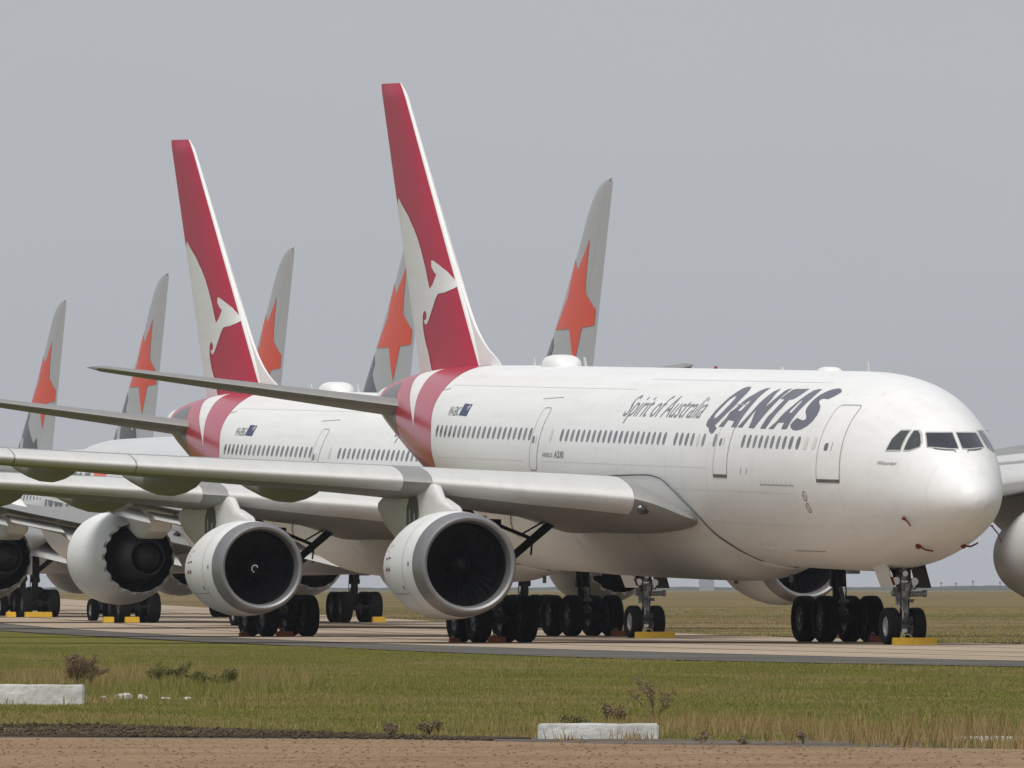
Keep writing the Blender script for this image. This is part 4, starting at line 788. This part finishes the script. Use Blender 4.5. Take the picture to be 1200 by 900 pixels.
def tufts(name, D, L, hgt, dry, nb=6, spread=.10, wid=.008, lab=None, m=GRASS):
    n = len(D); D = np.repeat(D, nb); L = np.repeat(L, nb); H = np.repeat(hgt, nb)*RNG.uniform(.55, 1.1, n*nb); dr = np.repeat(dry, nb)+RNG.uniform(-.12, .12, n*nb); N = n*nb
    D = D+RNG.normal(0, spread, N); L = L+RNG.normal(0, spread, N); z = np.array(hf(D))
    a = RNG.uniform(0, 2*math.pi, N); ln = RNG.uniform(.05, .55, N)*H; wa = RNG.uniform(-.9, .9, N); w_ = wid*RNG.uniform(.7, 1.5, N)
    P = np.empty((N, 3, 3)); bx = C0.x+FW.x*D+RT.x*L; by = C0.y+FW.y*D+RT.y*L
    ex, ey = RT.x*np.cos(wa)+FW.x*np.sin(wa), RT.y*np.cos(wa)+FW.y*np.sin(wa)
    P[:, 0] = np.stack([bx-ex*w_, by-ey*w_, z], -1); P[:, 1] = np.stack([bx+ex*w_, by+ey*w_, z], -1); P[:, 2] = np.stack([bx+np.cos(a)*ln, by+np.sin(a)*ln, z+H], -1)
    me = bpy.data.meshes.new(name); me.vertices.add(3*N); me.vertices.foreach_set('co', P.reshape(-1).astype(np.float32)); me.loops.add(3*N); me.loops.foreach_set('vertex_index', np.arange(3*N, dtype=np.int32))
    me.polygons.add(N); me.polygons.foreach_set('loop_start', np.arange(0, 3*N, 3, dtype=np.int32)); me.update(calc_edges=True)
    at = me.attributes.new('dry', 'FLOAT', 'POINT'); at.data.foreach_set('value', np.repeat(dr, 3).astype(np.float32))
    me.materials.append(m); o = bpy.data.objects.new(name, me); COL.objects.link(o); return tag(o, lab, 'grass', kind='stuff')
def scatter(n, d0, d1, pw=1.0):
    D = d0+(d1-d0)*RNG.uniform(0, 1, n)**pw; L = RNG.uniform(-1, 1, n)*.052*D; return D, L
D, L = scatter(165000, 151, 400, 1.25)
k = (L < np.array(shf(D))-.1) & (D > np.where(L > 0, 148.5-1.15*L, 148.5-.45*L)+4.0) & ~((L < .2) & (D < 148.5-.45*L+3+13*np.clip((.3-L)/5, 0, 1)) & (RNG.uniform(0, 1, len(D)) > .04))
D, L = D[k], L[k]
pat = np.sin(L*.9+D*.11)*.5+np.sin(L*.37-D*.06+1.3)*.5
edge = np.where(L > 0, 148.5-1.15*L, 148.5-.45*L)+np.where(L < .3, 3+13*np.clip((.3-L)/5, 0, 1), 4)
lip = np.exp(-((D-edge)/(7+3*np.sin(L*1.7)))**2)
lip *= np.clip(.62+.45*np.sin(L*2.3+.4)*np.sin(L*.83+1.)+RNG.normal(0, .12, len(L)), .15, 1.2)
dry = .10*pat+.18*lip-.03+RNG.normal(0, .05, len(L))
hh = RNG.uniform(.022, .055, len(D))*(1+.4*np.clip(pat, 0, 1))+.035*lip*RNG.uniform(.1, 1.3, len(D))
tufts('mown_grass', D, L, hh, dry, lab='short green and straw coloured grass between gravel track and taxiway')
# loose stones and clods on the track and the bare soil
def pebbles(name, D, L, sz, m, lab):
    n = len(D); P = np.empty((n, 6, 3)); z = np.array(hf(D))+.03; bx = C0.x+FW.x*D+RT.x*L; by = C0.y+FW.y*D+RT.y*L; a = RNG.uniform(0, 6.28, n)
    for k in range(4):
        r_ = sz*RNG.uniform(.6, 1.3, n); P[:, k] = np.stack([bx+r_*np.cos(a+k*1.571), by+r_*np.sin(a+k*1.571), z+sz*RNG.uniform(0, .35, n)], -1)
    P[:, 4] = np.stack([bx, by, z+sz*RNG.uniform(.5, 1.1, n)], -1); P[:, 5] = np.stack([bx, by, z-sz*.5], -1)
    T = np.array([(0, 1, 4), (1, 2, 4), (2, 3, 4), (3, 0, 4), (1, 0, 5), (2, 1, 5), (3, 2, 5), (0, 3, 5)]); I = (np.arange(n)[:, None, None]*6+T[None]).reshape(-1)
    me = bpy.data.meshes.new(name); me.vertices.add(6*n); me.vertices.foreach_set('co', P.reshape(-1).astype(np.float32)); me.loops.add(len(I)); me.loops.foreach_set('vertex_index', I.astype(np.int32))
    me.polygons.add(8*n); me.polygons.foreach_set('loop_start', np.arange(0, 24*n, 3, dtype=np.int32)); me.update(calc_edges=True); me.materials.append(m)
    o = bpy.data.objects.new(name, me); COL.objects.link(o); return tag(o, lab, 'gravel', kind='stuff')
Lp = RNG.uniform(-7, 7, 5000); Dp = RNG.uniform(120, 149, 5000); k = Dp < np.where(Lp > 0, 148.5-1.15*Lp, 148.5-.45*Lp)-.1
pebbles('loose_gravel', Dp[k], Lp[k], .006+.016*RNG.uniform(0, 1, k.sum())**3, mat('gravel_stone', (.25, .175, .125), .95, noise=(2.5, .9, (.17, .12, .085)), spec=.1), 'loose red brown gravel stones on the track in front')
Lp = RNG.uniform(-7, -.2, 5000); Dp = 148.5-.45*Lp+RNG.uniform(2.5, 16, 5000)*np.clip((.3-Lp)/5, .05, 1)
pebbles('soil_clods', Dp, Lp, .006+.032*RNG.uniform(0, 1, 5000)**5, GM['soil'], 'dark clods and litter on the bare soil strip')
# longer, drier growth: left hollow, the front lip, the right corner
def clump(cD, cL, sD, sL, n, h0, h1, dr):
    return RNG.normal(cD, sD, n), RNG.normal(cL, sL, n), RNG.uniform(h0, h1, n), np.full(n, dr)
cl = [clump(243, -6.2, 9, 1.0, 800, .14, .36, .20), clump(236, -5.0, 8, .9, 900, .12, .32, .02), clump(250, -7.8, 7, .7, 400, .12, .34, .22), clump(215, -5.2, 7, .8, 500, .12, .28, .0), clump(160, 1.6, 3, 1.0, 420, .08, .22, .2), clump(160, .2, 3, .8, 260, .06, .18, .16), clump(163, 2.6, 2.5, .5, 200, .1, .28, .22), clump(146, 4.7, 2.6, .5, 260, .10, .46, .28), clump(150, 3.6, 2.5, .5, 160, .1, .34, .28), clump(143.5, 4.9, 1.2, .4, 200, .05, .2, .15), clump(200, -6.6, 2, .8, 160, .08, .2, .2)]
for i in range(16): cl.append(clump(RNG.uniform(149, 154), RNG.uniform(.2, 4.5), .6, .12, 8, .06, .2, .25))
for i in range(60):
    d_ = RNG.uniform(165, 330); cl.append(clump(d_, RNG.uniform(-.034, .034)*d_, 1.2, .3, 14, .1, .2, RNG.uniform(-.1, .3)))
D, L, H, dr = [np.concatenate(x) for x in zip(*cl)]
k = L < np.array(shf(D))-.2
tufts('long_dry_grass', D[k], L[k], H[k], dr[k], 6, .07, .0055, 'long seeding straw coloured grass in clumps across the verge')
D, L = scatter(26000, 300, 900, 1.3); L = L*1.15
k = L > np.array(fef(D))+.5
D, L = D[k], L[k]
tufts('field_grass', D, L, RNG.uniform(.03, .09, len(D)), .14+.12*np.sin(D*.021+L*.1), 5, .25, .016, 'dry pasture grass beyond the taxiway')

# ------------------------------------------------------------------ marker blocks, stones, weeds
def block(d, l0, l1, h, dep, label, rz=0.):
    w_ = l1-l0; bm = bmesh.new(); bmesh.ops.create_cube(bm, size=1)
    for v in bm.verts: v.co = (v.co.x*w_, v.co.y*dep, (v.co.z+.5)*h)
    bmesh.ops.bevel(bm, geom=bm.edges[:], offset=.018, segments=2, affect='EDGES'); bmesh.ops.subdivide_edges(bm, edges=[e for e in bm.edges if e.calc_length() > .15], cuts=6, use_grid_fill=True)
    for v in bm.verts:
        n_ = (math.sin(v.co.x*13+l0*7)+math.sin(v.co.x*29+v.co.z*17))*.5
        v.co.z += .006*n_*(v.co.z > h*.6); v.co.y += .005*n_
    me = bpy.data.meshes.new('marker_block'); bm.to_mesh(me); bm.free(); me.materials.append(M['concrete_white']); o = bpy.data.objects.new('marker_block', me); COL.objects.link(o)
    p = DL(d, (l0+l1)/2); o.location = (p[0], p[1], p[2]-.02); o.rotation_euler = (0, 0, YAW-math.pi/2+rz); sharp(o, 40); return tag(o, label, 'marker block', 'whitewashed marker blocks by the gravel track')
block(151.0, .27, 1.53, .20, .30, 'long whitewashed concrete block lying below the nearer airliner', .01)
block(196.5, -7.6, -5.82, .31, .40, 'tall white concrete block with stones at its end, at the left edge', -.02)
block(144.6, 4.44, 5.9, .13, .30, 'low white concrete block half hidden by dry grass at the right edge')
def stone(d, l, s, label, k):
    bm = bmesh.new(); bmesh.ops.create_icosphere(bm, subdivisions=2, radius=s)
    for v in bm.verts:
        q = 1+.18*math.sin(v.co.x/s*3+k)+.14*math.sin(v.co.y/s*4+2*k)+.1*math.sin(v.co.z/s*5+k*3); v.co = (v.co.x*q*1.25, v.co.y*q, v.co.z*q*.8)
    me = bpy.data.meshes.new('stone'); bm.to_mesh(me); bm.free(); me.materials.append(M['stone']); o = bpy.data.objects.new('stone', me); COL.objects.link(o)
    p = DL(d, l); o.location = (p[0], p[1], p[2]+s*.3); o.rotation_euler = (0, 0, k); return tag(o, label, 'stone', 'pale stones beside the left marker block')
stone(205, -5.80, .055, 'small pale stone touching the end of the left block', 1.)
stone(205, -5.92+.42, .11, 'largest rounded pale stone beside the left marker block', 2.2)
stone(206, -5.28, .075, 'flat pale stone just right of the largest stone', 3.1)
stone(206, -4.95, .05, 'pale stone in grass, second from the right', 4.4)
stone(205, -4.6, .055, 'rightmost pale stone of the row, alone in grass', 5.7)
def weed(name, d, l, h, nst, spread, col, leaf, label, dens=1.0):
    lf = MB(); rnd = random.Random(int(d*10+l*100)); o = empty(name, DL(d, l))
    def grow(mb, p, dr, ln, r_, lev):
        q = p+dr*ln; mb.tube(p, q, r_, r_*.6, 5, False)
        for i in range(int(leaf*(2+lev*2)*dens)):
            f_ = rnd.uniform(.2, 1.05); c = p+dr*ln*f_+Vector((rnd.gauss(0, .02), rnd.gauss(0, .02), rnd.gauss(0, .015))); u = Vector((rnd.gauss(0, 1), rnd.gauss(0, 1), rnd.gauss(0, 1))).normalized(); v = u.orthogonal().normalized(); s_ = rnd.uniform(.005, .015)
            lf.add([c, c+u*s_+v*s_*.5, c+u*s_*2, c+u*s_-v*s_*.5], [(0, 1, 2, 3)])
        if lev < 3:
            for i in range(3 if lev < 2 else 2):
                nd = (dr+Vector((rnd.gauss(0, .45), rnd.gauss(0, .45), rnd.gauss(.12, .25)))).normalized(); grow(mb, p+dr*ln*rnd.uniform(.5, 1), nd, ln*rnd.uniform(.5, .75), r_*.6, lev+1)
    for k in range(nst):
        mb = MB(); a = rnd.uniform(0, 6.28); d0 = Vector((math.cos(a)*spread, math.sin(a)*spread, 1)).normalized(); grow(mb, Vector((math.cos(a)*.03*nst*spread, math.sin(a)*.03*nst*spread, -.02)), d0, h*rnd.uniform(.32, .48), .010, 0); mb.build('stem', col[0], o)
    lf.build('leaf_cluster', col[1], o)['kind'] = 'stuff'
    return tag(o, label, 'weed', 'dry weeds on the grass verge')
wd1 = (mat('dry_stem', (.17, .12, .075), .9), mat('dry_leaf', (.25, .175, .11), .9, noise=(20, .7, (.15, .105, .065))))
wd2 = (mat('green_stem', (.10, .09, .04), .9), mat('weed_leaf', (.17, .17, .05), .9, noise=(20, .7, (.22, .19, .08))))
weed('dry_shrub', 228, -6.75, .62, 14, .2, wd1, 3, 'dense brown dry shrub standing above the left white block')
weed('dry_shrub', 208, -7.75, .34, 9, .4, wd1, 5, 'low brown tangle of weeds behind the left white block')
weed('green_weed', 232, -5.6, .5, 9, .5, wd2, 5, 'olive green weed among long grass, nearest right of the dry shrub')
weed('green_weed', 226, -4.7, .42, 9, .6, wd2, 5, 'spreading green weed at the right end of the long grass hollow')
weed('thistle', 166, 1.66, .70, 3, .14, wd1, 1.2, 'tall thin dry thistle rising behind the long whitewashed block')
weed('dry_weed', 164, 1.15, .34, 4, .3, wd1, 1.5, 'short dry weed just left of the tall thistle')
weed('dry_weed', 158, .72, .28, 5, .5, wd2, 3, 'low weed above the left half of the long whitewashed block')
weed('dry_weed', 154, -.85, .26, 4, .3, wd1, 1.5, 'small brown weed on dark soil left of the long block')
weed('dry_weed', 153, -1.32, .2, 3, .3, wd1, 1.5, 'smallest brown tuft on the dark soil strip')
for i, (d, l, h) in enumerate(((147, 1.95, .16), (146.2, 2.95, .17), (145.3, 2.35, .13))):
    weed('dry_weed', d, l, h*1.25, 2, .25, wd1, .5, ['brown weed on the grey asphalt edge, nearest the long block', 'brown weed on the grey asphalt edge, farthest right', 'middle brown weed on the grey asphalt edge'][i])

# ------------------------------------------------------------------ far horizon
V = []; Fc = []; n = 700
for i in range(n+1):
    L = -2400+4800*i/n; h = 2.0+1.8*(.5+.5*math.sin(i*.11))*(.5+.5*math.sin(i*.031+1))+RNG.uniform(0, .9)
    V += [DL(12000, L, -.5), DL(12000, L, h), DL(12060, L, h*1.05), DL(12090, L, -.5)]
for i in range(n):
    for k in range(3): Fc.append((4*i+k, 4*i+4+k, 4*i+5+k, 4*i+1+k))
tag(obj('treeline', V, Fc, mat('far_foliage', (.06, .075, .045), .95, noise=(.05, .6, (.1, .1, .06)))), 'low hazy line of far trees along the horizon', 'trees', kind='stuff')
pm = mat('far_post', (.12, .12, .13), .8)
for k, px in enumerate((1103, 1120, 1140, 1172)):
    p = DL(9000, (px-600)/FPX*9000); h = (5.0, 4.8, 6.0, 5.4)[k]
    o = MB().tube((0, 0, -.2), (0, 0, h), .40, .25, 8).box((0, 0, h-.5), (.4, 2.2, .35), YAW).box((0, 0, h+.05), (.8, .8, .6)).build('lamp_post', pm); o.location = p
    tag(o, ['leftmost faint far post below the nose of the airliner', 'second faint far post from the left, beneath the nose', 'third and tallest faint far post, beneath the nose', 'rightmost faint far post beside the far engine cowl'][k], 'post', 'faint posts on the horizon')
tw = empty('tower', DL(9500, (828-600)/FPX*9500))
MB().box((0, 0, 8), (8.4, 9.8, 16.4), YAW).build('tower_shaft', mat('far_wall', (.30, .31, .34), .8, noise=(.4, .5, (.24, .25, .28))), tw)
MB().box((0, 0, 17.7), (9.6, 11.0, 2.8), YAW).box((0, 0, 19.5), (10.5, 12, .7), YAW).build('tower_cab', mat('far_cab', (.2, .21, .24), .5), tw)
tag(tw, 'hazy grey square tower on the horizon under the nearer airliner belly', 'tower')

# ------------------------------------------------------------------ aircraft
def at_ground(o, mx):
    p = o.location+Vector((math.cos(o.rotation_euler.z)*-mx, math.sin(o.rotation_euler.z)*-mx, 0)); o.location.z = float(hf(toDL(p)[0]))+.045; return o
pl = make_a330(); pl.location = (0, 0, .035)
tag(pl, 'nearest red-tailed white airliner, its nose and flight deck in full view', 'airliner', 'red and white airliners on the taxiway')
p2 = copy_tree(pl); p2.location = (-56.646, 10.283, .035); p2.rotation_euler = (0, 0, math.radians(1.438))
tag(p2, 'second red-tailed white airliner, its nose hidden behind the nearest one', 'airliner', 'red and white airliners on the taxiway')
for ch in p2.children:
    if ch.name.startswith('fuselage'):
        for c in list(ch.children):
            if c.name.startswith('registration'): bpy.data.objects.remove(c); text_decal('registration', 'VH-EBG', lambda u, v: side(-1)(43.2-u, 1.29+v), 1.25, .27, M['thin'], ch, 0, .01)
for e_ in pl.children:
    if e_.name.startswith('engine'):
        for c in e_.children:
            if c.name.startswith('spinner'):
                for q in list(c.children): bpy.data.objects.remove(q)       # no spiral shows in the nearer intake
js = make_787()
J = [(-194.47, 32.38, 180, 'nearest silver star-tailed jet, fin right of the front red fin'), (-242.55, 39.37, 180, 'second silver star-tailed jet, fin partly hidden by the front red fin'), (-311.86, 53.56, 180, 'third silver star-tailed jet, fin right of the rear red fin'), (-367.99, 63.14, 180, 'fourth silver star-tailed jet, fin left of the rear red fin'), (-437.57, 76.60, 180, 'farthest silver star-tailed jet, leftmost fin in the row')]
for k, (x, y, hd, lab) in enumerate(J):
    o = js if k == 0 else copy_tree(js)
    o.location = (x, y, 0); o.rotation_euler = (0, 0, math.radians(hd)); at_ground(o, 28.4); tag(o, lab, 'airliner', 'silver jets with star tails')

# ------------------------------------------------------------------ chocks and covers
def chock(pos, ln, w_, h, m, rz, label, rope=True):
    o = empty('wheel_chock', pos, rz)
    MB().prism([(-w_/2, 0), (w_/2, 0), (w_*.30, h*.92), (w_*.18, h), (-w_*.18, h), (-w_*.30, h*.92)], 1, -ln/2, ln/2).build('chock_body', m, o)
    if rope: MB().path([(0, -ln*.32, h*.95), (.03, -ln*.28, h*1.35), (.06, -ln*.16, h*1.5), (.04, -ln*.05, h*.97)], .014, 6).build('rope_handle', M['rope'], o)
    return tag(o, label, 'wheel chock', 'wheel chocks')
def on(root, x, y, z=0.0):
    c, s_ = math.cos(root.rotation_euler.z), math.sin(root.rotation_euler.z); X = root.location.x+c*x-s_*y; Y = root.location.y+s_*x+c*y
    return (X, Y, root.location.z+z+.008)
rz2 = p2.rotation_euler.z
chock(on(pl, -5.98, .12), 1.26, .26, .20, M['yellow'], 0, 'long yellow chock in front of the nearest airliner nose wheels')
chock(on(pl, -27.05, 4.55+1.35), .36, .26, .19, M['oxide'], 0, 'red brown chock beside the far main wheels, just left of the yellow nose chock')
chock(on(pl, -27.0, -5.75), .5, .26, .17, M['oxide'], 0, 'red brown chock at the near main wheels under the large front engine')
chock(on(pl, -29.0, -6.45), .3, .24, .12, M['oxide'], 0, 'small red brown chock outside the near main wheels, at the front engine')
chock(on(p2, -5.98, .12), 1.3, .26, .20, M['yellow'], rz2, 'long yellow chock at the second airliner nose wheels')
chock(on(p2, -27.05, 6.0), .5, .26, .17, M['oxide'], rz2, 'red brown chock just left of the second nose wheels')
chock(on(p2, -27.0, -5.7), .55, .26, .17, M['oxide'], rz2, 'red brown chock under the rear of the two large open engines')
chock(on(p2, -29.0, -6.5), .3, .24, .12, M['oxide'], rz2, 'small red brown chock left of the second airliner near main wheels')
jets = [o for o in bpy.data.objects if o.name.startswith('jetliner')]; jets.sort(key=lambda o: -o.location.x)
yl = ['at the near main wheels of the second silver jet, on their tail side', 'at the near main wheels of the second silver jet, outer side', 'right of the far main wheels of the second silver jet', 'at the near main wheels of the third silver jet, long and wide', 'beside the near main wheels of the third silver jet, outer side', 'at the near main wheels of the nearest silver jet']
for k, (j, x, y, ln) in enumerate(((1, -29.75, 5.3, .6), (1, -29.6, 6.3, .45), (1, -29.7, -5.6, .55), (2, -29.75, 5.1, 1.3), (2, -29.6, 6.4, .45), (0, -29.7, 5.0, .6))):
    chock(on(jets[j], x, y), ln, .28, .24, M['yellow'], 0, 'yellow chock '+yl[k], False)
def cover(pts, label, plug=.07):
    o = empty('probe_cover', B3.P(*pts[0])); o.location.z += .035; b0 = Vector(o.location); P = [Vector(B3.P(*p))+Vector((0, 0, .035))-b0 for p in pts]
    mb = MB()
    for k in range(len(P)-1):
        a, b = P[k], P[k+1]; u = Vector((0, 0, 1)).cross(b-a).normalized()*.012; t = Vector((0, 0, .026))
        mb.add([a+t-u, a-t-u, b-t-u, b+t-u, a+t+u, a-t+u, b-t+u, b+t+u], [(0, 1, 2, 3), (7, 6, 5, 4), (0, 4, 5, 1), (3, 2, 6, 7), (0, 3, 7, 4), (1, 5, 6, 2)])
    mb.build('streamer', M['rbf'], o)
    V, Fc = lathe([(-.06, .0), (-.05, plug*.8), (.02, plug), (.08, plug*.6), (.10, 0)], 12); obj('cover_cap', V, Fc, M['rbf'], o); return tag(o, label, 'probe cover', 'red covers and streamers on the nose')
cover([(2.50, -1.36, -1.22), (2.36, -1.30, -1.30), (2.2, -1.25, -1.42)], 'red streamer high on the nose flank, leftmost of the red covers', .05)
cover([(3.18, -.70, -2.0), (3.1, -.52, -2.10), (3.0, -.32, -2.14)], 'round red cover with short streamer low under the nose, above the nose gear', .09)
cover([(2.83, .50, -1.99), (2.7, .68, -2.0), (2.6, .86, -1.90)], 'red cover on the far lower curve of the nose', .08)
cover([(1.9, 1.02, -1.42), (1.8, 1.16, -1.62), (1.7, 1.24, -1.86)], 'dark red streamer hanging clear of the nose, nearest the far engine', .03)

# ------------------------------------------------------------------ air
hz = bpy.data.materials.new('haze_air'); hz.use_nodes = True; t = hz.node_tree; t.nodes.remove(t.nodes['Principled BSDF'])
vol = t.nodes.new('ShaderNodeVolumePrincipled'); vol.inputs['Color'].default_value = (.90, .94, 1, 1); vol.inputs['Density'].default_value = .00004; vol.inputs['Anisotropy'].default_value = .2
t.links.new(vol.outputs[0], t.nodes['Material Output'].inputs['Volume'])
V = [tuple(C0+FW*d+RT*l)[:2]+(z,) for z in (-1.5, 24) for d, l in ((-350, -4200), (-350, 4200), (13300, 4200), (13300, -4200))]
hb = obj('haze', V, [(0, 1, 2, 3), (7, 6, 5, 4), (0, 4, 5, 1), (1, 5, 6, 2), (2, 6, 7, 3), (3, 7, 4, 0)], hz, None, False)
bm = bmesh.new(); bm.from_mesh(hb.data); bmesh.ops.recalc_face_normals(bm, faces=bm.faces[:]); bm.to_mesh(hb.data); bm.free()
tag(hb, 'thin pale haze lying over the airfield', 'haze', kind='stuff')
